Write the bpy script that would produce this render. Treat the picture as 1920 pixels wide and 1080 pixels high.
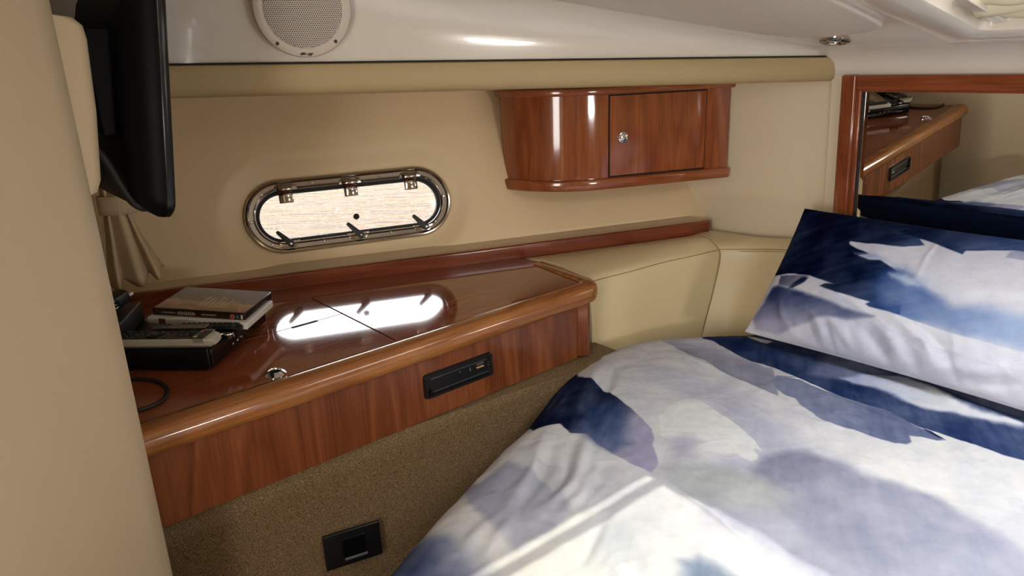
import bpy, bmesh, math, random
import numpy as np
from mathutils import Vector, Matrix
random.seed(7)
for o in list(bpy.data.objects): bpy.data.objects.remove(o)
SC = bpy.context.scene
COL = SC.collection
# ------------------------------------------------------------------ camera, world, sun, daylight, fill, exposure
CAMZ = 1.3508
cd = bpy.data.cameras.new('camera'); cam = bpy.data.objects.new('camera', cd); COL.objects.link(cam)
cd.sensor_width = 36.0; cd.lens = 1330.0/1920.0*36.0; cd.clip_start = 0.02; cd.clip_end = 500
_r = Vector((0.759, -0.650, -0.037)).normalized(); _f = Vector((0.610, 0.729, -0.310)).normalized()
_r = (_r - _f*_r.dot(_f)).normalized(); _u = _r.cross(_f)
mw = Matrix.Identity(4)
for i in range(3):
    mw[i][0] = _r[i]; mw[i][1] = _u[i]; mw[i][2] = -_f[i]
mw.translation = Vector((0, 0, CAMZ)); cam.matrix_world = mw
SC.camera = cam
W = bpy.data.worlds.new('sky'); SC.world = W; W.use_nodes = True
wn = W.node_tree.nodes; wl = W.node_tree.links
sky = wn.new('ShaderNodeTexSky'); sky.sky_type = 'NISHITA'; sky.sun_disc = False
sky.sun_elevation = math.radians(54); sky.sun_rotation = math.radians(70); sky.dust_density = 3.0; sky.air_density = 1.0
mixw = wn.new('ShaderNodeMix'); mixw.data_type = 'RGBA'; mixw.inputs[0].default_value = 0.8
mixw.inputs[7].default_value = (0.83, 0.82, 0.81, 1)      # bright hazy overcast veil
sm = wn.new('ShaderNodeVectorMath'); sm.operation = 'SCALE'; sm.inputs['Scale'].default_value = 0.12
wl.new(sky.outputs[0], sm.inputs[0]); wl.new(sm.outputs[0], mixw.inputs[6])
bgn = wn['Background']; wl.new(mixw.outputs[2], bgn.inputs[0]); bgn.inputs[1].default_value = 13.0
def lamp(name, kind, energy, color, loc, target=None, size=None, sizey=None):
    l = bpy.data.lights.new(name, kind); l.energy = energy; l.color = color
    o = bpy.data.objects.new(name, l); COL.objects.link(o); o.location = loc
    if kind == 'AREA':
        l.shape = 'RECTANGLE'; l.size = size; l.size_y = sizey
    if target is not None:
        o.rotation_euler = (Vector(target)-Vector(loc)).to_track_quat('-Z', 'Y').to_euler()
    return o
sun = lamp('sun', 'SUN', 4.4, (1.0, 0.93, 0.76), (2, -1, 6), (2-0.68, -1+0.245, 5)); sun.data.angle = math.radians(0.55)
lamp('hatch_daylight', 'AREA', 8.0, (1.0, 0.98, 0.95), (1.20, 0.0, 1.52), (1.16, 0.0, 0.3), 0.40, 0.90)
lamp('passage_fill', 'AREA', 24.0, (1.0, 0.97, 0.93), (-0.98, -0.02, 1.15), (1.2, 0.95, 0.70), 0.60, 0.85)  # fill lamp added inside the closed passage to brighten the cabin
lamp('starboard_port_daylight', 'AREA', 11.0, (1.0, 0.97, 0.93), (0.95, -1.73, 1.0), (0.95, 1.0, 0.9), 0.42, 0.13)
vs = SC.view_settings; vs.view_transform = 'Standard'; vs.look = 'None'; vs.exposure = 0.0; vs.gamma = 1.0; vs.use_curve_mapping = False

# ------------------------------------------------------------------ helpers
def lin(c):
    out = []
    for v in c[:3]:
        v = v/255.0
        out.append(v/12.92 if v <= .04045 else ((v+.055)/1.055)**2.4)
    return tuple(out)+(1.0,)
MATS = {}
def mat(name, rgb, rough=.5, metal=0.0, spec=.5, coat=0.0, coat_rough=.03):
    if name in MATS: return MATS[name]
    m = bpy.data.materials.new(name); m.use_nodes = True
    b = m.node_tree.nodes['Principled BSDF']
    b.inputs['Base Color'].default_value = lin(rgb); b.inputs['Roughness'].default_value = rough
    b.inputs['Metallic'].default_value = metal; b.inputs['Specular IOR Level'].default_value = spec
    b.inputs['Coat Weight'].default_value = coat; b.inputs['Coat Roughness'].default_value = coat_rough
    MATS[name] = m
    return m
def nodes(m): return m.node_tree.nodes, m.node_tree.links, m.node_tree.nodes['Principled BSDF']
def add_bump(m, scale=200.0, strength=.1, dist=.001, detail=3.0):
    n, l, b = nodes(m)
    tc = n.new('ShaderNodeTexCoord'); nz = n.new('ShaderNodeTexNoise'); bp = n.new('ShaderNodeBump')
    nz.inputs['Scale'].default_value = scale; nz.inputs['Detail'].default_value = detail
    bp.inputs['Strength'].default_value = strength; bp.inputs['Distance'].default_value = dist
    l.new(tc.outputs['Object'], nz.inputs['Vector']); l.new(nz.outputs[0], bp.inputs['Height']); l.new(bp.outputs[0], b.inputs['Normal'])
    return m
def ramp(n, stops):
    r = n.new('ShaderNodeValToRGB'); e = r.color_ramp.elements
    e[0].position, e[0].color = stops[0][0], stops[0][1]
    e[1].position, e[1].color = stops[-1][0], stops[-1][1]
    for p, c in stops[1:-1]:
        x = e.new(p); x.color = c
    return r
def wood(name, grain, dark, mid, light, rough=.10, fig=9.0, rot=0.0, mixf=.76, bands=9.0):
    """varnished cherry; grain = world axis index that the grain runs along"""
    m = mat(name, mid, rough, coat=.35, coat_rough=.04); n, l, b = nodes(m)
    tc = n.new('ShaderNodeTexCoord'); mp = n.new('ShaderNodeMapping'); mp2 = n.new('ShaderNodeMapping')
    s1 = [fig]*3; s1[grain] = fig*.16
    s2 = [330.0]*3; s2[grain] = 8.0
    mp.inputs['Scale'].default_value = s1; mp2.inputs['Scale'].default_value = s2
    a = n.new('ShaderNodeTexNoise'); a.inputs['Scale'].default_value = 1.0; a.inputs['Detail'].default_value = 2.0; a.inputs['Distortion'].default_value = .6
    mul = n.new('ShaderNodeMath'); mul.operation = 'MULTIPLY'; mul.inputs[1].default_value = bands
    fr = n.new('ShaderNodeMath'); fr.operation = 'PINGPONG'; fr.inputs[1].default_value = 1.0
    f = n.new('ShaderNodeTexNoise'); f.inputs['Scale'].default_value = 1.0; f.inputs['Detail'].default_value = 4.0
    mx = n.new('ShaderNodeMix'); mx.inputs[0].default_value = mixf
    vr = n.new('ShaderNodeVectorRotate'); vr.rotation_type = 'Z_AXIS'; vr.inputs['Angle'].default_value = rot; l.new(tc.outputs['Object'], vr.inputs['Vector'])
    l.new(vr.outputs[0], mp.inputs[0]); l.new(vr.outputs[0], mp2.inputs[0])
    l.new(mp.outputs[0], a.inputs['Vector']); l.new(mp2.outputs[0], f.inputs['Vector'])
    l.new(a.outputs[0], mul.inputs[0]); l.new(mul.outputs[0], fr.inputs[0])
    l.new(fr.outputs[0], mx.inputs[2]); l.new(f.outputs[0], mx.inputs[3])
    r = ramp(n, [(.12, lin(dark)), (.5, lin(mid)), (.88, lin(light))])
    l.new(mx.outputs[0], r.inputs[0]); l.new(r.outputs[0], b.inputs['Base Color'])
    return m
def thing(name, loc, label=None, cat=None, group=None, kind=None):
    o = bpy.data.objects.new(name, None); COL.objects.link(o); o.location = loc; o.empty_display_size = .03
    tag(o, label, cat, group, kind); return o
def tag(o, label=None, cat=None, group=None, kind=None):
    if label: o['label'] = label
    if cat: o['category'] = cat
    if group: o['group'] = group
    if kind: o['kind'] = kind
    return o
def origin_of(o):
    p = Vector((0, 0, 0))
    while o is not None:
        p += o.location; o = o.parent
    return p
def obj(name, verts, faces, material, parent=None, smooth=False, org=None, auto=None):
    """one mesh object; verts are world coordinates"""
    me = bpy.data.meshes.new(name)
    o = bpy.data.objects.new(name, me); COL.objects.link(o)
    base = origin_of(parent) if parent is not None else Vector((0, 0, 0))
    if org is None:
        if parent is None:
            V = np.array([tuple(v) for v in verts]); lo = V.min(0); hi = V.max(0); org = Vector(((lo[0]+hi[0])/2, (lo[1]+hi[1])/2, lo[2]))
        else: org = base
    org = Vector(org)
    me.from_pydata([tuple(Vector(v)-org) for v in verts], [], faces); me.validate(); me.update()
    bm = bmesh.new(); bm.from_mesh(me); bmesh.ops.recalc_face_normals(bm, faces=bm.faces); bm.to_mesh(me); bm.free()
    if material is not None: me.materials.append(material)
    if smooth:
        me.polygons.foreach_set('use_smooth', [True]*len(me.polygons))
        if auto is not None: me.set_sharp_from_angle(angle=math.radians(auto))
    if parent is not None: o.parent = parent
    o.location = org-base
    return o
class MB:
    """collects shapes; build() links them as one mesh"""
    def __init__(s): s.v = []; s.f = []
    def add(s, v, f):
        k = len(s.v); s.v += [tuple(p) for p in v]; s.f += [tuple(i+k for i in q) for q in f]; return s
    def build(s, name, m, parent=None, smooth=False, auto=None, org=None): return obj(name, s.v, s.f, m, parent, smooth, org, auto)
    def frame_box(s, O, X, Y, Z, bev=0.0):
        """box from corner O spanned by vectors X,Y,Z, with chamfered edges"""
        O, X, Y, Z = map(Vector, (O, X, Y, Z))
        if bev <= 0:
            v = [O+X*i+Y*j+Z*k for i in (0, 1) for j in (0, 1) for k in (0, 1)]
            return s.add(v, [(0, 1, 3, 2), (4, 6, 7, 5), (0, 4, 5, 1), (2, 3, 7, 6), (0, 2, 6, 4), (1, 5, 7, 3)])
        bm = bmesh.new(); bmesh.ops.create_cube(bm, size=1.0)
        lx, ly, lz = X.length, Y.length, Z.length
        for q in bm.verts: q.co = Vector((q.co.x*lx, q.co.y*ly, q.co.z*lz))
        bmesh.ops.bevel(bm, geom=bm.edges[:], offset=min(bev, .49*min(lx, ly, lz)), segments=3, profile=.5, affect='EDGES')
        bm.verts.index_update()
        C = O+(X+Y+Z)*.5; xn, yn, zn = X.normalized(), Y.normalized(), Z.normalized()
        v = [C+xn*q.co.x+yn*q.co.y+zn*q.co.z for q in bm.verts]; f = [tuple(q.index for q in p.verts) for p in bm.faces]
        bm.free(); return s.add(v, f)
    def box(s, x0, x1, y0, y1, z0, z1, bev=0.0): return s.frame_box((x0, y0, z0), (x1-x0, 0, 0), (0, y1-y0, 0), (0, 0, z1-z0), bev)
    def prism(s, poly, d, bev=0.0):
        """poly: list of 3-D points, extruded by vector d"""
        d = Vector(d); bm = bmesh.new()
        a = [bm.verts.new(Vector(p)) for p in poly]; c = [bm.verts.new(Vector(p)+d) for p in poly]
        n = len(poly)
        bm.faces.new(a); bm.faces.new(c[::-1])
        for i in range(n): bm.faces.new((a[i], a[(i+1) % n], c[(i+1) % n], c[i]))
        bmesh.ops.recalc_face_normals(bm, faces=bm.faces)
        if bev > 0:
            e = [q for q in bm.edges if len(q.link_faces) == 2 and q.calc_face_angle(0) > .6]
            bmesh.ops.bevel(bm, geom=e, offset=bev, segments=3, profile=.5, affect='EDGES')
        bmesh.ops.triangulate(bm, faces=[q for q in bm.faces if len(q.verts) > 4])
        bm.verts.index_update()
        s.add([q.co.copy() for q in bm.verts], [tuple(q.index for q in p.verts) for p in bm.faces]); bm.free(); return s
    def sweep(s, path, prof, closed=False, up=(0, 0, 1), side=None, cap=True):
        """prof: closed list of (a,b): a along side vector (up x tangent unless given), b along up"""
        P = [Vector(p) for p in path]; n = len(P); m = len(prof); V = []; up0 = Vector(up)
        for i in range(n):
            if closed: t = P[(i+1) % n]-P[i-1]
            else: t = P[min(i+1, n-1)]-P[max(i-1, 0)]
            t.normalize()
            sd = up0.cross(t).normalized()
            for a, b in prof: V.append(P[i]+sd*a+up0*b)
        F = []
        for i in range(n if closed else n-1):
            j = (i+1) % n
            for k in range(m):
                q = (k+1) % m; F.append((i*m+k, i*m+q, j*m+q, j*m+k))
        if not closed and cap: F.append(tuple(range(m))[::-1]); F.append(tuple((n-1)*m+k for k in range(m)))
        return s.add(V, F)
    def tube(s, path, r, seg=8, closed=False):
        P = [Vector(p) for p in path]; n = len(P); V = []; F = []
        t0 = (P[1]-P[0]).normalized(); a = t0.orthogonal().normalized()
        for i in range(n):
            if closed: t = (P[(i+1) % n]-P[i-1]).normalized()
            else: t = (P[min(i+1, n-1)]-P[max(i-1, 0)]).normalized()
            a = (a-t*a.dot(t)).normalized(); b = t.cross(a)
            rr = r[i] if isinstance(r, (list, tuple)) else r
            for k in range(seg):
                w = 2*math.pi*k/seg; V.append(P[i]+(a*math.cos(w)+b*math.sin(w))*rr)
        for i in range(n if closed else n-1):
            j = (i+1) % n
            for k in range(seg): F.append((i*seg+k, i*seg+(k+1) % seg, j*seg+(k+1) % seg, j*seg+k))
        if not closed: F.append(tuple(range(seg))[::-1]); F.append(tuple((n-1)*seg+k for k in range(seg)))
        return s.add(V, F)
    def lathe(s, C, axis, prof, seg=32, ref=None):
        """prof: list of (radius, height along axis)"""
        C = Vector(C); ax = Vector(axis).normalized(); a = (Vector(ref) if ref is not None else ax.orthogonal()); a = (a-ax*a.dot(ax)).normalized(); b = ax.cross(a)
        V = []; F = []; m = len(prof)
        for k in range(seg):
            w = 2*math.pi*k/seg; d = a*math.cos(w)+b*math.sin(w)
            for r, h in prof: V.append(C+d*r+ax*h)
        for k in range(seg):
            q = (k+1) % seg
            for i in range(m-1): F.append((k*m+i, q*m+i, q*m+i+1, k*m+i+1))
        for i in (0, m-1):
            if prof[i][0] > 1e-6: F.append(tuple(k*m+i for k in range(seg)))
        return s.add(V, F)
    def grid(s, fn, nu, nv):
        V = [fn(i/nu, j/nv) for i in range(nu+1) for j in range(nv+1)]
        F = [(i*(nv+1)+j, (i+1)*(nv+1)+j, (i+1)*(nv+1)+j+1, i*(nv+1)+j+1) for i in range(nu) for j in range(nv)]
        return s.add(V, F)
def rrect(w, h, r, seg=5):
    """rounded rectangle profile centred on 0"""
    out = []
    for cx, cy, a0 in ((w/2-r, h/2-r, 0), (-w/2+r, h/2-r, 90), (-w/2+r, -h/2+r, 180), (w/2-r, -h/2+r, 270)):
        for k in range(seg+1):
            a = math.radians(a0+90*k/seg); out.append((cx+r*math.cos(a), cy+r*math.sin(a)))
    return out
def smooth_path(pts, n=8):
    P = [Vector(p) for p in pts]; out = []
    for i in range(len(P)-1):
        p0 = P[max(i-1, 0)]; p1 = P[i]; p2 = P[i+1]; p3 = P[min(i+2, len(P)-1)]
        for k in range(n):
            t = k/n
            out.append(.5*((2*p1)+(p2-p0)*t+(2*p0-5*p1+4*p2-p3)*t*t+(3*p1-p0-3*p2+p3)*t**3))
    out.append(P[-1]); return out
def sstep(a, b, x):
    t = min(max((x-a)/(b-a), 0), 1); return t*t*(3-2*t)
def copy_tree(o, parent=None):
    c = o.copy(); COL.objects.link(c); c.parent = parent
    for ch in o.children: copy_tree(ch, c)
    return c
# numpy value noise for cloth
def vnoise(x, y, seed=0):
    xi = np.floor(x).astype(np.int64); yi = np.floor(y).astype(np.int64); fx = x-xi; fy = y-yi
    def h(a, b):
        n = (a*374761393+b*668265263+seed*982451653) & 0x7fffffff
        n = ((n ^ (n >> 13))*1274126177) & 0x7fffffff
        n = (n ^ (n >> 16)) & 0xffff
        return n/65535.0
    fx = fx*fx*(3-2*fx); fy = fy*fy*(3-2*fy)
    return (h(xi, yi)*(1-fx)+h(xi+1, yi)*fx)*(1-fy)+(h(xi, yi+1)*(1-fx)+h(xi+1, yi+1)*fx)*fy
def fbm(x, y, seed=0, oct=4):
    r = 0; a = .5
    for i in range(oct):
        r = r+a*(vnoise(x*2**i, y*2**i, seed+i)-.5); a *= .5
    return r*2

# ------------------------------------------------------------------ materials
CREAM = add_bump(mat('cream_vinyl', (206, 184, 150), .55), 420, .12, .0006)
CREAM2 = add_bump(mat('cream_panel', (220, 204, 174), .5), 300, .08, .0005)
HULLC = add_bump(mat('tan_hull_lining', (218, 194, 152), .5), 350, .12, .0006)
VALC = add_bump(mat('olive_beige_vinyl', (170, 148, 106), .55), 420, .12, .0006)
LEATHER = add_bump(mat('beige_leather', (208, 190, 148), .42), 260, .10, .0006)
GEL = mat('white_gelcoat', (212, 203, 190), .16, coat=.3, coat_rough=.05)
WALLV = add_bump(mat('taupe_cream_vinyl', (188, 169, 139), .55), 420, .12, .0006)
PADM = add_bump(mat('offwhite_headliner', (205, 195, 182), .42), 300, .06, .0005)
CHROME = mat('polished_steel', (172, 165, 156), .11, metal=1.0)
CHROME2 = mat('bright_chrome', (225, 225, 228), .06, metal=1.0)
BLACKP = mat('black_plastic', (16, 16, 18), .38)
TVB = mat('television_black', (5, 5, 6), .5, spec=.08)
BLACKG = mat('black_gloss', (10, 10, 12), .12)
RUBBER = mat('black_rubber', (18, 17, 17), .6)
DARK = mat('dark_recess', (10, 8, 7), .8)
WOODT = wood('cherry_top', 0, (102, 48, 28), (128, 64, 37), (148, 82, 49), .075, 6.0, mixf=.8)
WOODR = wood('cherry_rim', 0, (112, 66, 33), (148, 94, 50), (172, 118, 68), .13, 11.0, mixf=.7)
WOODF = wood('cherry_front', 2, (84, 43, 24), (114, 62, 35), (136, 80, 47), .18, 9.0, mixf=.60)
WOODC = wood('cherry_cabinet', 2, (98, 47, 24), (138, 73, 39), (160, 94, 54), .09, 9.0, mixf=.74)
WOODB = wood('cherry_cabinet_rail', 0, (100, 50, 26), (140, 76, 42), (164, 98, 58), .12, 9.0, rot=math.radians(22.3))
WOODK = wood('cherry_back_rail', 0, (84, 38, 22), (114, 55, 33), (136, 74, 44), .12, 9.0, rot=math.radians(20.7))
WOODM = wood('cherry_mirror_frame', 2, (90, 42, 23), (126, 64, 36), (146, 82, 48), .10, 9.0)
WOODMH = wood('cherry_mirror_rail', 1, (90, 42, 23), (126, 64, 36), (146, 82, 48), .10, 9.0)
MIRR = mat('mirror_silver', (225, 225, 220), .0, metal=1.0)
def thin_glass(name, tint, refl=.08):
    m = bpy.data.materials.new(name); m.use_nodes = True; n = m.node_tree.nodes; l = m.node_tree.links
    for q in list(n): n.remove(q)
    out = n.new('ShaderNodeOutputMaterial'); tr = n.new('ShaderNodeBsdfTransparent'); gl = n.new('ShaderNodeBsdfGlossy'); mx = n.new('ShaderNodeMixShader'); lw = n.new('ShaderNodeFresnel')
    lw.inputs[0].default_value = 1.45; tr.inputs[0].default_value = tint; gl.inputs['Roughness'].default_value = .02
    l.new(lw.outputs[0], mx.inputs[0]); l.new(tr.outputs[0], mx.inputs[1]); l.new(gl.outputs[0], mx.inputs[2]); l.new(mx.outputs[0], out.inputs[0])
    return m
GLASS = thin_glass('clear_pane', (.93, .94, .94, 1))
CARPET = mat('brown_carpet', (122, 98, 68), .95, spec=.1)
n, l, b = nodes(CARPET)
tc = n.new('ShaderNodeTexCoord'); vo = n.new('ShaderNodeTexNoise'); vo.inputs['Scale'].default_value = 520; vo.inputs['Detail'].default_value = 2
bg = n.new('ShaderNodeTexNoise'); bg.inputs['Scale'].default_value = 9
r1 = ramp(n, [(.30, lin((82, 64, 43))), (.5, lin((128, 105, 76))), (.70, lin((168, 142, 106)))])
bp = n.new('ShaderNodeBump'); bp.inputs['Strength'].default_value = 1.0; bp.inputs['Distance'].default_value = .004
l.new(tc.outputs['Object'], vo.inputs['Vector']); l.new(tc.outputs['Object'], bg.inputs['Vector']); l.new(vo.outputs[0], r1.inputs[0]); l.new(r1.outputs[0], b.inputs['Base Color'])
l.new(vo.outputs[0], bp.inputs['Height']); l.new(bp.outputs[0], b.inputs['Normal'])
def cloth_mat(name):
    m = mat(name, (200, 200, 200), .9, spec=.06); n, l, b = nodes(m)
    at = n.new('ShaderNodeVertexColor'); at.layer_name = 'print'
    tc = n.new('ShaderNodeTexCoord'); nz = n.new('ShaderNodeTexNoise'); nz.inputs['Scale'].default_value = 420; nz.inputs['Detail'].default_value = 2
    n2 = n.new('ShaderNodeTexNoise'); n2.inputs['Scale'].default_value = 26; n2.inputs['Detail'].default_value = 7; n2.inputs['Roughness'].default_value = .62
    bp = n.new('ShaderNodeBump'); bp.inputs['Strength'].default_value = .4; bp.inputs['Distance'].default_value = .005
    mx = n.new('ShaderNodeMix'); mx.data_type = 'RGBA'; mx.blend_type = 'MULTIPLY'; mx.inputs[0].default_value = 1.0
    rr = ramp(n, [(.3, (.86, .87, .9, 1)), (.7, (1, 1, 1, 1))])
    l.new(tc.outputs['Object'], nz.inputs['Vector']); l.new(tc.outputs['Object'], n2.inputs['Vector'])
    ad = n.new('ShaderNodeMath'); ad.operation = 'MULTIPLY_ADD'; ad.inputs[1].default_value = .12; l.new(nz.outputs[0], ad.inputs[0]); l.new(n2.outputs[0], ad.inputs[2])
    l.new(ad.outputs[0], bp.inputs['Height']); l.new(bp.outputs[0], b.inputs['Normal'])
    l.new(n2.outputs[0], rr.inputs[0]); l.new(at.outputs[0], mx.inputs[6]); l.new(rr.outputs[0], mx.inputs[7]); l.new(mx.outputs[2], b.inputs['Base Color'])
    return m
# ================================================================== THE SHELL
T = Vector((0.936, -0.353, 0)).normalized(); N = Vector((-T.y, T.x, 0))           # along / outboard of the port hull side
FL = math.radians(16); H0 = Vector((0.394, 1.907, 0.84))
UPH = Vector((0, 0, 1))*math.cos(FL)+N*math.sin(FL); NH = N*math.cos(FL)-Vector((0, 0, 1))*math.sin(FL)
def hull(s, h, d=0.0, sy=1):
    """hull-side point: s along, h up the flared lining, d outboard; sy=-1 gives the starboard side"""
    a = FL+math.radians(20)*sstep(.88, 1.22, s)            # the flare opens out towards the bow
    if h <= 0: p = H0+T*s+Vector((0, 0, h))+N*d            # plumb below the shelf
    else: p = H0+T*s+Vector((0, 0, math.cos(FL)*h))+N*(math.cos(FL)*h*math.tan(a))+(N*math.cos(a)-Vector((0, 0, 1))*math.sin(a))*d
    return Vector((p.x, p.y*sy, p.z))
MN = Vector((0.997, 0, 0.078)).normalized(); MP = Vector((0, 0, CAMZ))+MN*1.8734     # plane of the mirror glass (bulkhead leans aft at the top)
E2 = Vector((-MN.z, 0, MN.x))
def endw(y, z, d=0.0):
    """point on the forward bulkhead at height z, d towards the cabin"""
    x = (MP.dot(MN)-z*MN.z)/MN.x
    return Vector((x, y, z))-MN*d
# portlight axis in (s,h)
PC = Vector((0.534, 0.136)); PA = math.radians(0.7); PHL = 0.183; PR = 0.100
ca, sa = math.cos(PA), math.sin(PA)
def pl(u, v): return (PC.x+u*ca-v*sa, PC.y+u*sa+v*ca)           # portlight local -> hull (s,h)
def stad_d(s, h):
    dx = s-PC.x; dy = h-PC.y; u = dx*ca+dy*sa; v = -dx*sa+dy*ca
    return math.hypot(max(abs(u)-PHL, 0), v)
def hull_wall(name, sy):
    mb = MB(); S0, S1, dS = -0.26, 1.76, .0100; Hs = [-1.15, -.8, -.5, -.25, -.12]+[-.06+.01*i for i in range(60)]
    ns = int(round((S1-S0)/dS)); idx = {}
    def depth(s, h):
        d = stad_d(s, h)
        return .020*(1-sstep(.105, .165, d))
    V = []; F = []
    for i in range(ns+1):
        for j, h in enumerate(Hs):
            s = S0+i*dS; idx[i, j] = len(V); V.append(hull(s, h, depth(s, h), sy))
    for i in range(ns):
        for j in range(len(Hs)-1):
            s = S0+(i+.5)*dS; h = (Hs[j]+Hs[j+1])/2
            if stad_d(s, h) < .082: continue
            F.append((idx[i, j], idx[i+1, j], idx[i+1, j+1], idx[i, j+1]))
    mb.add(V, F)
    return tag(mb.build(name, HULLC, smooth=True), kind='structure')
wb = hull_wall('wall_back', 1); wf = hull_wall('wall_front', -1)
tag(wb, 'tan hull-side lining around the oval window'); tag(wf, 'tan hull-side lining opposite the oval window')

# portlights --------------------------------------------------------
def portlight(name, sy, label):
    c = hull(*pl(0, 0), .02, sy); t = thing(name, c, label, 'window', kind='structure')
    def W3(u, v, d): return hull(*pl(u, v), .020-d, sy)      # d = towards the cabin from the recessed lining
    def loop(R, n=22):
        out = []
        for k in range(n+1):
            a = -math.pi/2+math.pi*k/n; out.append((PHL+R*math.cos(a), R*math.sin(a)))
        for k in range(n+1):
            a = math.pi/2+math.pi*k/n; out.append((-PHL+R*math.cos(a), R*math.sin(a)))
        return out
    def ring(prof, name, m, par=t, bump=None):
        mb = MB(); L = [loop(R) for R, d in prof]; n = len(L[0]); V = []; F = []
        for i in range(n):
            for k, (R, d) in enumerate(prof): V.append(W3(L[k][i][0], L[k][i][1], d))
        m_ = len(prof)
        for i in range(n):
            j = (i+1) % n
            for k in range(m_-1): F.append((i*m_+k, i*m_+k+1, j*m_+k+1, j*m_+k))
        mb.add(V, F); return mb.build(name, m, par, smooth=True, auto=38)
    ring([(.100, -.006), (.1005, .004), (.0985, .0100), (.0955, .0135), (.0915, .0140), (.088, .0115), (.0870, .0080), (.0765, .0070), (.0755, .0095), (.0735, .0115), (.0715, .0105), (.0705, .006), (.0700, .000), (.070, -.050)], 'window_frame', CHROME)
    ring([(.0700, .004), (.0685, .0065), (.0640, .0065), (.0610, .003), (.0600, -.006), (.0600, -.016)], 'gasket', RUBBER)
    # acrylic pane
    L = loop(.064); mb = MB(); mb.prism([W3(u, v, -.012) for u, v in L], W3(0, 0, -.006)-W3(0, 0, -.012)); mb.build('pane', GLASS, t)
    bs = MB().lathe(W3(.010, -.022, -.006), W3(0, 0, .1)-W3(0, 0, 0), [(0, .009), (.005, .0085), (.008, .006), (.0085, 0)], 20); bs.build('pane_knob', RUBBER, t, smooth=True, auto=40)
    # hinges along the top, with their raised pads on the flange
    for u in (-.168, .004, .172):
        pad = MB(); pts = [(u-.030, .068), (u-.026, .082), (u-.020, .086), (u+.022, .086), (u+.028, .082), (u+.033, .068)]
        pad.prism([W3(a, b_, .006) for a, b_ in pts], W3(0, 0, .0115)-W3(0, 0, .006), .0015); hp = pad.build('hinge_pad', CHROME, t, smooth=True, auto=30)
        sd = MB(); sd.frame_box(W3(u-.022, .066, .0115), W3(.040, 0, 0)-W3(0, 0, 0), W3(0, .012, 0)-W3(0, 0, 0), W3(0, 0, .006)-W3(0, 0, 0), .002); sd.build('hinge_block', RUBBER, hp)
        hg = MB(); prof = [(.084, .0125), (.081, .0195), (.072, .0215), (.066, .0205), (.064, .0165), (.050, .0145), (.0365, .0135), (.0345, .0125)]
        V = []; F = []
        for w in (-.0185, -.0172, .0172, .0185):
            for v, d in prof: V.append(W3(u+w, v, d if abs(w) < .018 else d-.0015))
        m_ = len(prof)
        for i in range(3):
            for k in range(m_-1): F.append((i*m_+k, i*m_+k+1, (i+1)*m_+k+1, (i+1)*m_+k))
        hg.add(V, F); h = hg.build('hinge', CHROME, t, smooth=True)
        so = h.modifiers.new('thick', 'SOLIDIFY'); so.thickness = .002
    # black swing latches along the bottom
    for u in (-.180, .006, .190):
        pad = MB(); pts = [(u-.030, -.066), (u-.022, -.081), (u-.014, -.085), (u+.016, -.085), (u+.024, -.081), (u+.032, -.066)]
        pad.prism([W3(a, b_, .005) for a, b_ in pts], W3(0, 0, .010)-W3(0, 0, .005), .0015); pad.build('latch_pad', CHROME, t, smooth=True, auto=30)
        lt = MB(); x0, y0 = u+.007, -.0755; dx, dy = -.030, .034; q = math.hypot(dx, dy); ex, ey = dx/q, dy/q; px, py = -ey, ex
        pts = []
        for k in range(9):
            a = math.pi*k/8; pts.append((x0-ex*.0085*math.sin(a)+px*.0085*math.cos(a), y0-ey*.0085*math.sin(a)+py*.0085*math.cos(a)))
        for k in range(7):
            a = math.pi*k/6; pts.append((x0+dx+ex*.005*math.sin(a)-px*.005*math.cos(a), y0+dy+ey*.005*math.sin(a)-py*.005*math.cos(a)))
        lt.prism([W3(a, b_, .010) for a, b_ in pts], W3(0, 0, .019)-W3(0, 0, .010), .0015); la = lt.build('latch', BLACKP, t, smooth=True, auto=30)
        MB().lathe(W3(x0, y0, .019), W3(0, 0, .1)-W3(0, 0, 0), [(0, .0015), (.0032, .0012), (.0036, 0)], 12).build('screw', CHROME2, la, smooth=True, auto=30)
    for u, v in [(-.228, .064), (-.094, .0815), (.090, .0815), (.219, .062), (.2625, .006), (.228, -.062), (.098, -.079), (-.086, -.079), (-.220, -.071), (-.264, -.006)]:
        MB().lathe(W3(u, v, .0075), W3(0, 0, .1)-W3(0, 0, 0), [(0, .0012), (.0022, .0012), (.0034, .002), (.004, .0006)], 14).build('screw', CHROME2, t, smooth=True, auto=30)
    return t
portlight('window_1', 1, 'oval chrome portlight with three hinges and black latches, over the shelf')
portlight('window_3', -1, 'oval chrome portlight in the hull side opposite the shelf')

# ledge behind the shelf rail
def fid(x): return 1.851-.377*(x-.373)                      # plan line of the shelf's back rail
mb = MB()
def fl(u, v):
    x = .15+1.735*u; y = fid(x)+.006+v*.085
    return Vector((x, y, .8325+.013*v))
mb.grid(fl, 40, 4); tag(mb.build('trim_1', CREAM, smooth=True), 'cream ledge between the window wall and the shelf back rail', kind='structure')

# forward bulkhead (mirror wall)
mb = MB()
def ew(y0, y1, z0, z1, d, dd=.03): mb.frame_box(endw(y0, z0, d)+MN*dd, (0, y1-y0, 0), endw(y0, z1, d)-endw(y0, z0, d), -MN*dd, .004)
ew(-.93, .93, -.34, 1.335, -.010); ew(.925, 1.75, -.34, 1.335, -.022); ew(-1.75, -.925, -.34, 1.335, -.022)
tag(mb.build('wall_right', CREAM2), 'cream forward bulkhead behind the mirror', kind='structure')
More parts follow.
